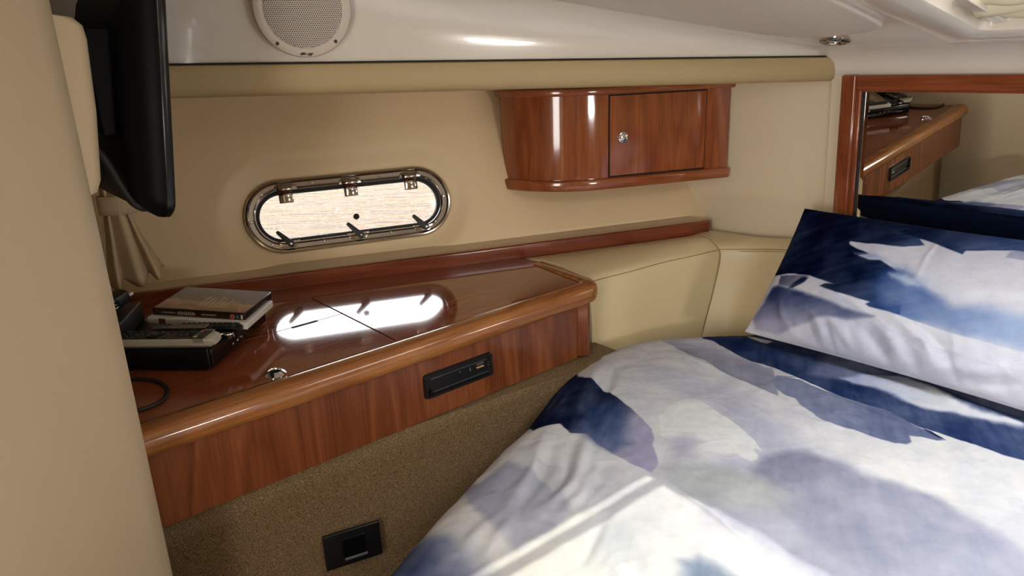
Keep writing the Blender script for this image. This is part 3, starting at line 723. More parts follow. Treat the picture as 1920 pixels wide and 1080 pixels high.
# ================================================================== TELEVISION ON ITS PADDED MOUNT
tm = thing('padded_mount_board', (.178, 1.30, 1.19), 'thick cream padded board on the aft bulkhead, behind the television', 'panel')
mb = MB()
def tpad(u, v):                                   # u around the rounded front, v up
    return None
prof = []
for z, th, sl in ((1.186, .012, .0), (1.190, .022, 0), (1.205, .030, 0), (1.30, .043, 0), (1.395, .050, 0), (1.412, .048, 0), (1.422, .038, 0), (1.425, .02, 0)): prof.append((z, th))
V = []; F = []; sect = 14
for z, th in prof:
    pts = [(.176, 1.140)]
    for k in range(sect):
        a = math.pi/2*k/(sect-1); r_ = min(.016, th*.5)
        pts.append((.178+th-r_+r_*math.sin(a), 1.140+r_-r_*math.cos(a)))
    pts += [(.178+th, 1.66), (.176, 1.66)]
    V += [(x, y, z) for x, y in pts]
m_ = sect+3
for i in range(len(prof)-1):
    for k in range(m_): F.append((i*m_+k, i*m_+(k+1) % m_, (i+1)*m_+(k+1) % m_, (i+1)*m_+k))
F.append(tuple(range(m_))[::-1]); F.append(tuple((len(prof)-1)*m_+k for k in range(m_)))
mb.add(V, F); mb.build('padding', CREAM, tm, smooth=True, auto=50)
tv = thing('television', (.27, 1.28, 1.14), 'black flat television seen edge-on, mounted on the padded board', 'television')
# frame: screen plane leans forward at the top
TO = Vector((.2745, 1.088, 1.1445)); tz = Vector((.125, 0, .992)).normalized(); ty = Vector((0, 1, 0)); tx = ty.cross(tz)
if tx.x < 0: tx = -tx
HT = .345; WT = .385
def tp(a, b_, c): return TO+tx*a+ty*b_+tz*c
def slab(name, secs, m, par=tv):
    """secs: list of (a, inset) -> rounded rectangles stacked along tx"""
    mb = MB(); V = []; F = []
    for a, ins in secs:
        for u, v in rrect(WT-2*ins, HT-2*ins, max(.030-ins*.3, .008), 6): V.append(tp(a, WT/2+u, HT/2+v))
    m_ = 28
    for i in range(len(secs)-1):
        for k in range(m_): F.append((i*m_+k, i*m_+(k+1) % m_, (i+1)*m_+(k+1) % m_, (i+1)*m_+k))
    F.append(tuple(range(m_))[::-1]); F.append(tuple((len(secs)-1)*m_+k for k in range(m_)))
    mb.add(V, F); return mb.build(name, m, par, smooth=True, auto=40)
slab('back_shell', [(-.046, .070), (-.044, .055), (-.036, .028), (-.024, .010), (-.010, .001), (-.004, 0)], TVB)
slab('bezel', [(-.004, 0), (.004, 0), (.008, .003), (.009, .006)], mat('television_bezel', (8, 8, 9), .2, spec=.35))
slab('screen', [(.0085, .022), (.0095, .023)], mat('screen_glass', (6, 6, 8), .05))
mb = MB(); mb.frame_box((.2235, 1.165, 1.262), (.040, 0, 0), (0, .20, 0), (0, 0, .15), .004); mb.build('bracket', TVB, tv)
MB().tube(smooth_path([(.212, 1.160, 1.248), (.222, 1.156, 1.225), (.231, 1.150, 1.195), (.243, 1.148, 1.168), (.258, 1.15, 1.158), (.262, 1.19, 1.175)], 8), .0065, 8).build('cable', RUBBER, tv, smooth=True)
# ================================================================== CURTAIN
cu = thing('curtain', (.36, 1.80, .86), 'beige tied-back curtain hanging in the corner behind the television', 'curtain')
CUR = add_bump(mat('curtain_linen', (188, 166, 132), .85), 500, .2, .0008)
def cur(u, v):
    # v: 0 bottom .. 1 top ; gathered at the tie band (v~.42)
    z = .868+.42*v
    if v < .44:
        k = v/.44; half = .070*(1-k)+.030*k; mid = .352-.010*k
        amp = .016*(1-k)+.008*k
    else:
        k = min((v-.44)/.56, 1); half = .030+.010*k; mid = .342+.010*k; amp = .008+.006*k
    x = mid+(2*u-1)*half; ph = u*math.pi*2*3.4
    zz = z+(.034*u-.0)*(1-min(v/.3, 1))*.9+(.010*math.sin(ph))*(1-min(v/.2, 1))
    return Vector((x+.006*math.sin(ph*.5+1), 1.800+amp*math.sin(ph)-.02*(1-abs(2*u-1)) -.377*(x-.35), zz))
mb = MB(); mb.grid(cur, 70, 40); c = mb.build('drape', CUR, cu, smooth=True)
m = c.modifiers.new('thick', 'SOLIDIFY'); m.thickness = .003
def band(u, v):
    a = u*2*math.pi; z = 1.044+.042*v
    return Vector((.344+.036*math.cos(a), 1.796+.024*math.sin(a)-.377*.036*math.cos(a), z+.006*math.cos(a)*0+.0))
mb = MB(); mb.grid(band, 40, 3); c = mb.build('tie_band', CUR, cu, smooth=True); m = c.modifiers.new('thick', 'SOLIDIFY'); m.thickness = .003
# ================================================================== THINGS ON THE SHELF
e1 = Vector((.708, .706, 0)); e2 = Vector((-.706, .708, 0)); PO = Vector((.354, 1.327, SH))
dp = thing('dvd_player', PO+e1*.135+e2*.11, 'flat black disc player on the shelf under the remotes and cases', 'player')
BXC = mat('player_black', (9, 9, 10), .3, spec=.25)
mb = MB(); mb.frame_box(PO+Vector((0, 0, .004)), e1*.262, e2*.232, (0, 0, .044), .004); mb.build('case', BXC, dp, smooth=True, auto=35)
mb = MB(); mb.frame_box(PO-e2*.004+e1*.006+Vector((0, 0, .007)), e1*.250, e2*.006, (0, 0, .037), .003); fp = mb.build('front_fascia', BLACKG, dp, smooth=True, auto=35)
mb = MB(); mb.frame_box(PO-e2*.007+e1*.172+Vector((0, 0, .030)), e1*.072, e2*.004, (0, 0, .009), .002); mb.build('disc_tray', mat('tray_silver', (190, 190, 196), .25, metal=.7), fp)
for s_ in (.09, .11, .128): MB().lathe(PO-e2*.004+e1*s_+Vector((0, 0, .020)), -e2, [(.004, 0), (.0035, .0022), (0, .0025)], 12).build('button', CHROME, fp, smooth=True)
for a, b_ in ((.03, .03), (.23, .03), (.03, .20), (.23, .20)): MB().lathe(PO+e1*a+e2*b_, (0, 0, 1), [(.009, 0), (.009, .0045)], 14).build('foot', RUBBER, dp)
PT = SH+.048
# white case under the film case
def case(name, A, X, Y, z, h, label, cat, cover, spine):
    t = thing(name, Vector((A[0], A[1], z)), label, cat)
    return t
A = Vector((.4475, 1.3685, PT)); Xd = Vector((-.719, .695, .080)).normalized(); Yd = Vector((.695, .719, 0)).normalized(); Zd = Yd.cross(Xd); Zd = Zd if Zd.z > 0 else -Zd   # Xd along the spines, Yd away from the camera; the pair lies tilted on the remotes
wcs = thing('white_case', A, 'white disc case lying under the film case', 'case')
WH = mat('case_white', (205, 200, 188), .45)
mb = MB(); mb.frame_box(A+Zd*(.0003), Xd*.205, Yd*.137, Zd*(.0145), .0015); mb.build('shell', WH, wcs, smooth=True, auto=35)
mb = MB(); mb.frame_box(A-Yd*.0003+Xd*.168+Zd*(.002), Xd*.014, Yd*.001, Zd*(.011)); mb.build('spine_mark', mat('maroon_print', (84, 40, 40), .5), wcs)
mb = MB(); mb.frame_box(A-Yd*.0003+Xd*.205+Zd*(.005), Xd*.006, Yd*.001, Zd*(.005)); mb.build('spine_mark', mat('tan_print', (176, 130, 96), .5), wcs)
B = Vector((.4505, 1.3830, PT))+Zd*.0150
fc = thing('film_case', B, 'black film case with a sepia cover and painted grey sheen, topmost on the player', 'case')
mb = MB(); mb.frame_box(B+Zd*(.0003), Xd*.192, Yd*.140, Zd*(.0148), .0018); mb.build('shell', mat('case_black', (12, 10, 10), .25), fc, smooth=True, auto=35)
COV = mat('film_cover', (100, 96, 100), .12, coat=.8); n, l, b = nodes(COV)
tc = n.new('ShaderNodeTexCoord'); sx = n.new('ShaderNodeSeparateXYZ'); mp = n.new('ShaderNodeMapping'); mp.inputs['Rotation'].default_value = (0, 0, -math.atan2(Xd.y, Xd.x))
nz = n.new('ShaderNodeTexNoise'); nz.inputs['Scale'].default_value = 34; nz.inputs['Detail'].default_value = 5
ad = n.new('ShaderNodeMath'); ad.operation = 'MULTIPLY_ADD'; ad.inputs[1].default_value = .055
l.new(tc.outputs['Object'], mp.inputs[0]); l.new(mp.outputs[0], sx.inputs[0]); l.new(tc.outputs['Object'], nz.inputs['Vector'])
ng = n.new('ShaderNodeMath'); ng.operation = 'MULTIPLY'; ng.inputs[1].default_value = -1.0
l.new(sx.outputs['Y'], ng.inputs[0]); l.new(nz.outputs[0], ad.inputs[0]); l.new(ng.outputs[0], ad.inputs[2])
mr = n.new('ShaderNodeMapRange'); mr.inputs['From Min'].default_value = .02; mr.inputs['From Max'].default_value = .178
l.new(ad.outputs[0], mr.inputs[0])
rp = ramp(n, [(0, lin((66, 44, 30))), (.15, lin((132, 96, 68))), (.36, lin((168, 134, 102))), (.45, lin((98, 94, 98))), (.72, lin((108, 112, 126))), (1, lin((132, 137, 156)))])  # sepia print; the grey-blue stops put a reflection into the colour
l.new(mr.outputs[0], rp.inputs[0]); l.new(rp.outputs[0], b.inputs['Base Color'])
mb = MB(); mb.frame_box(B+Xd*.002+Yd*.004+Zd*(.0151), Xd*.188, Yd*.134, Zd*(.0004)); mb.build('cover_sleeve', COV, fc)
SPN = mat('spine_sleeve', (44, 24, 18), .3); mb = MB(); mb.frame_box(B-Yd*.0004+Xd*.003+Zd*(.0015), Xd*.186, Yd*.0006, Zd*(.0122)); sp_ = mb.build('spine_sleeve', SPN, fc)
# lettering on spine and cover: too small to read, kept as rows of pale strokes
PALE = mat('pale_print', (196, 176, 140), .5)
mb = MB()
for s0, s1, h, st in ((.060, .090, .0030, .0026), (.104, .138, .0078, .0042), (.145, .172, .0028, .0026)):
    x = s0; k = 0
    while x < s1:
        hh = h*(.65+.35*((k*7) % 5)/4.0); mb.frame_box(B-Yd*.0008+Xd*x+Zd*(.0078-hh/2), Xd*(st*.42), Yd*.0004, Zd*(hh)); x += st; k += 1
mb.build('spine_lettering', PALE, sp_)
MB().lathe(B-Yd*.0006+Xd*.0265+Zd*(.0076), -Yd, [(.0050, 0), (.0050, .0004), (0, .0004)], 22).build('rating_disc', mat('rating_red', (178, 92, 82), .4), sp_)
MB().frame_box(B-Yd*.0012+Xd*.0248+Zd*(.0058), Xd*.0034, Yd*.0004, Zd*(.0036)).build('rating_mark', mat('rating_dark', (88, 30, 26), .4), sp_)
MB().frame_box(B-Yd*.0010+Xd*.0130+Zd*(.0040), Xd*.0055, Yd*.0004, Zd*(.0070)).build('spine_badge', mat('badge_teal', (60, 92, 92), .4), sp_)
MB().frame_box(B-Yd*.0010+Xd*.0050+Zd*(.0030), Xd*.0040, Yd*.0004, Zd*(.0090)).build('spine_badge', PALE, sp_)
mb = MB()
for k in range(6): mb.frame_box(B+Xd*(.056+.0105*k)+Yd*.034+Zd*(.0153), Xd*.0030, Yd*(.040+.006*(k % 3)), Zd*(.0004))
mb.frame_box(B+Xd*.056+Yd*.028+Zd*(.0153), Xd*.056, Yd*.003, Zd*(.0004)); mb.build('cover_title', PALE, fc)
MB().lathe(B+Xd*.016+Yd*.016+Zd*(.0153), Zd*(1), [(.006, 0), (.006, .0004), (0, .0004)], 20).build('rating_disc', MATS['rating_red'], fc)
# remotes
def remote(name, P0, P1, w, h, z, body, face, label, rows, cap=None, group='remote controls on the disc player'):
    """P0 near end, P1 far end (plan); buttons are built one by one"""
    P0 = Vector((P0[0], P0[1], z)); P1 = Vector((P1[0], P1[1], z)); d = P1-P0; L = d.length; ax = d.normalized(); sd = Vector((-ax.y, ax.x, 0)); up = Vector((0, 0, 1))
    t = thing(name, P0, label, 'remote', group)
    mb = MB(); V = []; F = []; prof = [(-w/2, h*.85), (-w/2+.001, h*.4), (-w*.30, .0008), (0, 0), (w*.30, .0008), (w/2-.001, h*.4), (w/2, h*.85), (w*.44, h), (-w*.44, h)]
    st = [(0, .72, .55), (.006, .92, .85), (.018, 1, 1), (L-.018, 1, 1), (L-.006, .92, .9), (L, .7, .6)]
    for s_, kw, kh in st:
        for a, b_ in prof: V.append(P0+ax*s_+sd*a*kw+up*(h*.5+(b_-h*.5)*kh))
    m_ = len(prof)
    for i in range(len(st)-1):
        for k in range(m_): F.append((i*m_+k, i*m_+(k+1) % m_, (i+1)*m_+(k+1) % m_, (i+1)*m_+k))
    F.append(tuple(range(m_))[::-1]); F.append(tuple((len(st)-1)*m_+k for k in range(m_))); mb.add(V, F)
    mb.build('shell', body, t, smooth=True, auto=40)
    s0 = .016 if cap else .006
    mb = MB(); mb.frame_box(P0+ax*s0-sd*w*.43+up*(h-.0008), ax*(L-s0-.006), sd*w*.86, up*.0022, .001); fo = mb.build('face_plate', face, t)
    for s_, a, kind in rows:
        c = P0+ax*s_+sd*(a*w)+up*(h+.0012)
        if kind == 'wheel':
            MB().lathe(c, up, [(.0165, 0), (.0165, .002), (.0145, .0030), (.0115, .0028), (.011, .0012)], 24).build('control_ring', BLACKG, fo, smooth=True, auto=35)
            MB().lathe(c, up, [(.0085, 0), (.008, .0025), (0, .0030)], 18).build('button', BLACKG, fo, smooth=True, auto=35)
        else:
            m = {'k': BTN, 'r': mat('button_red', (190, 92, 82), .4), 'y': mat('button_yellow', (206, 180, 92), .4), 'b': mat('button_teal', (62, 104, 118), .4), 'g': mat('button_green', (70, 112, 84), .4), 's': CHROME}[kind]
            mb = MB(); mb.frame_box(c-ax*.0030-sd*.0026, ax*.0060, sd*.0052, up*.0022, .001); mb.build('button', m, fo, smooth=True, auto=35)
    return t, P0, ax, sd
BTN = mat('button_dark', (52, 52, 52), .35); GREYP = mat('remote_silver', (176, 170, 154), .4); RFACE = mat('remote_face', (26, 26, 27), .35)
rows = []
for i in range(3):
    for j in range(4): rows.append((.046+.0105*j, -.27+.20*i, 'k'))
rows += [(.0345, -.30, 'r'), (.0345, -.10, 'b'), (.0345, .10, 'g'), (.0345, .30, 'y')]
rows += [(.120, .0, 'wheel')]+[(.094, a, 'k') for a in (-.3, .0, .3)]+[(.146+.012*j, a, 'k') for j in range(4) for a in (-.3, 0, .3)]
t, P0, ax, sd = remote('remote_control', (.376, 1.330), (.2394, 1.462), .047, .021, PT+.0002, GREYP, RFACE, 'large remote with silver sides and coloured buttons, frontmost on the player', rows, cap=True)
# scooped silver end of that remote
mb = MB(); V = []; F = []
for i in range(13):
    a = math.pi*i/12
    for r_, k in ((1.0, 0), (1.0, 1), (.86, 1), (.86, 0)):
        V.append(P0+ax*(.018-.026*k*0+(-.004 if k else .016))+sd*(-math.cos(a)*.0255*r_)+Vector((0, 0, .0225-math.sin(a)*.0215*r_)))
for i in range(12):
    for k in range(4): F.append((i*4+k, i*4+(k+1) % 4, (i+1)*4+(k+1) % 4, (i+1)*4+k))
mb.add(V, F); mb.build('end_cap', mat('satin_silver', (170, 166, 158), .3, metal=.3), t, smooth=True, auto=40)
rows = [(.014+.0105*j, a, 'k') for j in range(11) for a in (-.27, .0, .27)]
remote('remote_control', (.4330, 1.3612), (.3395, 1.4515), .028, .016, PT+.0002, BLACKP, RFACE, 'slim black remote lying against the white disc case', rows)
rows = [(.012, 0, 's'), (.026, 0, 's')]+[(.084+.009*j, a, 'k') for j in range(3) for a in (-.28, .28)]
remote('remote_control', (.3806, 1.3750), (.2965, 1.4560), .022, .025, PT+.0002, BLACKP, mat('remote_grey', (112, 104, 90), .4), 'grey-faced remote with round chrome buttons, between the two other remotes', rows)
# chrome-rimmed dials standing at the grey remote's near end
dk = thing('receiver_dial_pair', (.415, 1.362, PT), 'pair of small black dials with chrome edges beside the remotes', 'dials')
for a, b_ in ((.4050, 1.3515), (.3915, 1.3645)):
    MB().lathe((a, b_, PT), (0, 0, 1), [(.0095, 0), (.0095, .009), (.0085, .0115), (0, .012)], 22).build('dial', BLACKG, dk, smooth=True, auto=35)
    MB().lathe((a, b_, PT+.0075), (0, 0, 1), [(.0096, 0), (.0102, .001), (.0102, .0025), (.0096, .0035)], 22).build('dial_rim', CHROME2, dk, smooth=True, auto=35)
# tilted black box and power adapter against the bulkhead
bx = thing('receiver_box', (.25, 1.60, PT), 'black box leaning on the player at the bulkhead', 'box')
mb = MB(); q0 = Vector((.232, 1.452, PT+.0005)); q1 = Vector((.315, 1.600, PT+.0005)); dv = q1-q0; side = Vector((-.052, .030, 0))
mb.frame_box(q0, dv, side, (0, 0, .040), .003); mb.build('case', mat('box_black', (20, 21, 25), .42), bx, smooth=True, auto=35)
BZ = PT+.0405
ad_ = thing('power_adapter', (.292, 1.578, BZ), 'black power plug with a pale tip on the box beside the curtain', 'plug')
mb = MB(); mb.frame_box((.254, 1.556, BZ), (.040, .014, .014), (-.012, .034, 0), (-.006, -.002, .024), .004); mb.build('body', BLACKP, ad_, smooth=True, auto=35)
mb = MB(); mb.frame_box((.290, 1.576, BZ+.020), (.010, .004, .003), (-.003, .009, 0), (-.001, 0, .006), .001); mb.build('tip', mat('pale_tip', (190, 186, 176), .4), ad_)
for k in range(3):
    cb_ = MB(); pts = smooth_path([(.200, 1.46+.02*k, BZ+.006+.010*k), (.228, 1.50+.01*k, BZ+.016+.010*k), (.250, 1.535, BZ+.012+.008*k), (.262, 1.565, BZ+.012+.004*k), (.225, 1.585, BZ+.018+.006*k), (.196, 1.56, BZ+.012+.008*k)], 8)
    cb_.tube(pts, .0038, 8)
    o = cb_.build('power_cable', BLACKG, smooth=True); tag(o, ['lowest coil of black cable heaped on the box at the bulkhead', 'middle coil of black cable heaped on the box at the bulkhead', 'topmost coil of black cable heaped on the box at the bulkhead'][k], 'cable', 'cables heaped on the box')
o = MB().tube(smooth_path([(.182, 1.40, SH+.0035), (.232, 1.392, SH+.0035), (.262, 1.352, SH+.0035), (.268, 1.305, SH+.0035), (.252, 1.262, SH+.0035), (.225, 1.247, SH+.0035), (.183, 1.250, SH+.0035)], 8), .0035, 8).build('power_cable', RUBBER, smooth=True)
tag(o, 'thin black cable looping over the front of the shelf by the bulkhead', 'cable')
# ================================================================== BERTH
BZ0 = .62; BR = .12
_half = [(.20, .640), (.33, .702), (.47, .764), (.674, .855), (.85, .925), (.953, .965), (1.12, 1.045), (1.24, 1.095), (1.32, 1.100), (1.40, 1.072), (1.50, 1.005), (1.61, .915), (1.70, .875), (1.81, .862)]
def edge_poly():
    P = smooth_path([Vector((x, y, 0)) for x, y in _half], 6)
    top = [(p.x, p.y) for p in P]; return np.array(top+[(x, -y) for x, y in top[::-1]])
EP = edge_poly()
def poly_sd(P, x, y):
    """signed distance to polygon P (negative inside), vectorised"""
    d2 = np.full(x.shape, 1e9); ins = np.zeros(x.shape, bool); n = len(P)
    for i in range(n):
        ax_, ay_ = P[i]; bx_, by_ = P[(i+1) % n]; ex_, ey_ = bx_-ax_, by_-ay_
        wx, wy = x-ax_, y-ay_; t = np.clip((wx*ex_+wy*ey_)/(ex_*ex_+ey_*ey_+1e-12), 0, 1)
        d2 = np.minimum(d2, (wx-ex_*t)**2+(wy-ey_*t)**2)
        c = ((ay_ > y) != (by_ > y)); xs = ax_+(y-ay_)*ex_/(ey_ if abs(ey_) > 1e-12 else 1e-12); ins ^= c & (x < xs)
    d = np.sqrt(d2); return np.where(ins, -d, d)
def srgb2lin(c):
    c = np.asarray(c, float)/255.0; return np.where(c <= .04045, c/12.92, ((c+.055)/1.055)**2.4)
def paint(x, y, strokes, base, unit):
    """watercolour print in cloth coordinates (metres); each stroke: polygon, colour, colour2, axis, softness, raggedness"""
    k = 1.0/unit; col = np.array(base, float)[None, :]+np.array((-14.0, -13, -6))[None, :]*np.clip(.5+1.2*fbm(x*5, y*5, 301, 5)+.5*fbm((x*.87+y*.5)*8, (y*.87-x*.5)*60, 305, 3), 0, 1.3)[:, None]
    for si, (poly, c1, c2, axis, soft, rag) in enumerate(strokes):
        P = np.array(poly); lo = P.min(0)-soft*2-rag*2; hi = P.max(0)+soft*2+rag*2
        m = (x > lo[0]) & (x < hi[0]) & (y > lo[1]) & (y < hi[1]); 
        if not m.any(): continue
        X = x[m]; Y = y[m]; d = poly_sd(P, X, Y)
        d = d+rag*(fbm(X*k*14, Y*k*14, 11+si, 3)*1.1+fbm(X*k*60, Y*k*60, 31+si, 3)*.8)
        if soft > .008: d = d+soft*1.1*fbm(X*k*9, Y*k*9, 51+si, 4)
        w = np.clip(.5-d/(2*soft), 0, 1); w = w*w*(3-2*w)
        A0 = np.array(axis[0]); A1 = np.array(axis[1]); dv = A1-A0
        t = np.clip(((X-A0[0])*dv[0]+(Y-A0[1])*dv[1])/(dv@dv+1e-12)+.45*fbm(X*k*10, Y*k*10, 71+si, 4), 0, 1)[:, None]
        cc = np.array(c1)*(1-t)+np.array(c2)*t
        q_ = 1.0*fbm(X*k*13, Y*k*13, 91+si, 5)+.5*fbm((X*.87+Y*.5)*k*10, (Y*.87-X*.5)*k*75, 191+si, 4)
        cc = cc+(np.array((205.0, 207, 212))-cc)*np.clip(.0+.26*q_, -.15, .4)[:, None]
        col[m] = col[m]*(1-w[:, None])+cc*w[:, None]
    return np.clip(col, 0, 255)
def np_mesh(name, V, Q, col, m, parent=None, org=(0, 0, 0)):
    me = bpy.data.meshes.new(name); V = V-np.array(org)
    me.vertices.add(len(V)); me.vertices.foreach_set('co', V.astype(np.float32).ravel())
    me.loops.add(Q.size); me.loops.foreach_set('vertex_index', Q.astype(np.int32).ravel())
    me.polygons.add(len(Q)); me.polygons.foreach_set('loop_start', (np.arange(len(Q))*4).astype(np.int32)); me.polygons.foreach_set('loop_total', np.full(len(Q), 4, np.int32))
    me.polygons.foreach_set('use_smooth', np.ones(len(Q), bool)); me.update(calc_edges=True); me.validate()
    at = me.color_attributes.new('print', 'FLOAT_COLOR', 'POINT'); rgba = np.ones((len(V), 4), np.float32); rgba[:, :3] = srgb2lin(col); at.data.foreach_set('color', rgba.ravel())
    me.materials.append(m); o = bpy.data.objects.new(name, me); COL.objects.link(o); o.location = org
    return o
def ridge(x, y, pts, amp, wid):
    """soft fold along a polyline"""
    d2 = np.full(x.shape, 1e9); tt = np.zeros(x.shape); n = len(pts)
    for i in range(n-1):
        ax_, ay_ = pts[i]; ex_, ey_ = pts[i+1][0]-ax_, pts[i+1][1]-ay_; t = np.clip(((x-ax_)*ex_+(y-ay_)*ey_)/(ex_*ex_+ey_*ey_), 0, 1)
        q = (x-ax_-ex_*t)**2+(y-ay_-ey_*t)**2; u = q < d2; d2 = np.where(u, q, d2); tt = np.where(u, (i+t)/(n-1), tt)
    return amp*np.exp(-d2/(wid*wid))*np.sin(np.pi*np.clip(.12+.76*tt, 0, 1))

mb = MB(); mb.prism([Vector((x, y, -.35)) for x, y in [(.30, -.60), (1.28, -1.00), (1.60, -1.0), (1.72, -.90), (1.72, .90), (1.60, 1.0), (1.28, 1.00), (.30, .60)]], (0, 0, .62), .01); tag(mb.build('bed_base', CARPET), 'brown carpeted base under the mattress', 'bed base')
P = [(x*1.0+.0, y-.02) for x, y in [(.27, .62), (1.24, 1.03), (1.38, 1.02), (1.55, .92), (1.70, .86), (1.74, .80)]]; P = P+[(x, -y) for x, y in P[::-1]]
mb = MB(); mb.prism([Vector((x, y, .272)) for x, y in P], (0, 0, .28), .03); tag(mb.build('mattress', mat('mattress_white', (205, 203, 198), .8), smooth=True, auto=50), 'white mattress under the printed duvet', 'mattress')
# duvet: rings from a centre point out to the edge, over it and down
CX, CY = 1.02, -.12
NA, NF = 1500, 420
th = np.concatenate([np.radians(np.linspace(8, 152, NA, endpoint=False)), np.radians(np.linspace(152, 368, 260, endpoint=False))])
# distance from centre to the edge polygon for each angle
def edge_r(th):
    r = np.full(th.shape, 0.0); cx_, sx_ = np.cos(th), np.sin(th); n = len(EP)
    for i in range(n):
        a = EP[i]-(CX, CY); b_ = EP[(i+1) % n]-(CX, CY); e = b_-a
        den = cx_*e[1]-sx_*e[0]; den = np.where(abs(den) < 1e-12, 1e-12, den)
        t = (a[0]*e[1]-a[1]*e[0])/den; u = (a[0]*sx_-a[1]*cx_)/den
        r = np.where((u >= -1e-9) & (u <= 1+1e-9) & (t > 0), np.maximum(r, t), r)
    return r
er = edge_r(th); ex_, ey_ = CX+er*np.cos(th), CY+er*np.sin(th)
nx, ny = np.gradient(ey_), -np.gradient(ex_); ln = np.hypot(nx, ny)+1e-12; nx, ny = nx/ln, ny/ln
flip = (nx*np.cos(th)+ny*np.sin(th)) < 0; nx = np.where(flip, -nx, nx); ny = np.where(flip, -ny, ny)
k_ = np.ones(31)/31
nx = np.convolve(np.concatenate([nx[-15:], nx, nx[:15]]), k_, 'valid'); ny = np.convolve(np.concatenate([ny[-15:], ny, ny[:15]]), k_, 'valid')
fr = np.concatenate([[.002], np.linspace(.03, 1, NF)])
X = [CX+er*f*np.cos(th) for f in fr]; Y = [CY+er*f*np.sin(th) for f in fr]; Z = [np.full(th.shape, BZ0) for f in fr]
PX = [x.copy() for x in X]; PY = [y.copy() for y in Y]
for q in np.linspace(0, 1, 46)[1:]:
    a = q*math.pi/2*.94; X.append(ex_+nx*BR*math.sin(a)); Y.append(ey_+ny*BR*math.sin(a)); Z.append(np.full(th.shape, BZ0-BR*(1-math.cos(a)))); PX.append(X[-1]); PY.append(Y[-1])
for q in np.linspace(0, 1, 16)[1:]:
    wob = .012*q*np.sin(th*40); X.append(X[461+4-0] if 0 else ex_+nx*(BR*math.sin(math.pi/2*.94)+.006*q+wob)); Y.append(ey_+ny*(BR*math.sin(math.pi/2*.94)+.006*q+wob)); Z.append(np.full(th.shape, BZ0-BR*(1-math.cos(math.pi/2*.94))-.14*q)); PX.append(ex_+nx*(BR+.14*q)); PY.append(ey_+ny*(BR+.14*q))
X = np.array(X); Y = np.array(Y); Z = np.array(Z); PX = np.array(PX); PY = np.array(PY)
nr, nt = X.shape; x = X.ravel(); y = Y.ravel(); z = Z.ravel(); px = PX.ravel(); py = PY.ravel()
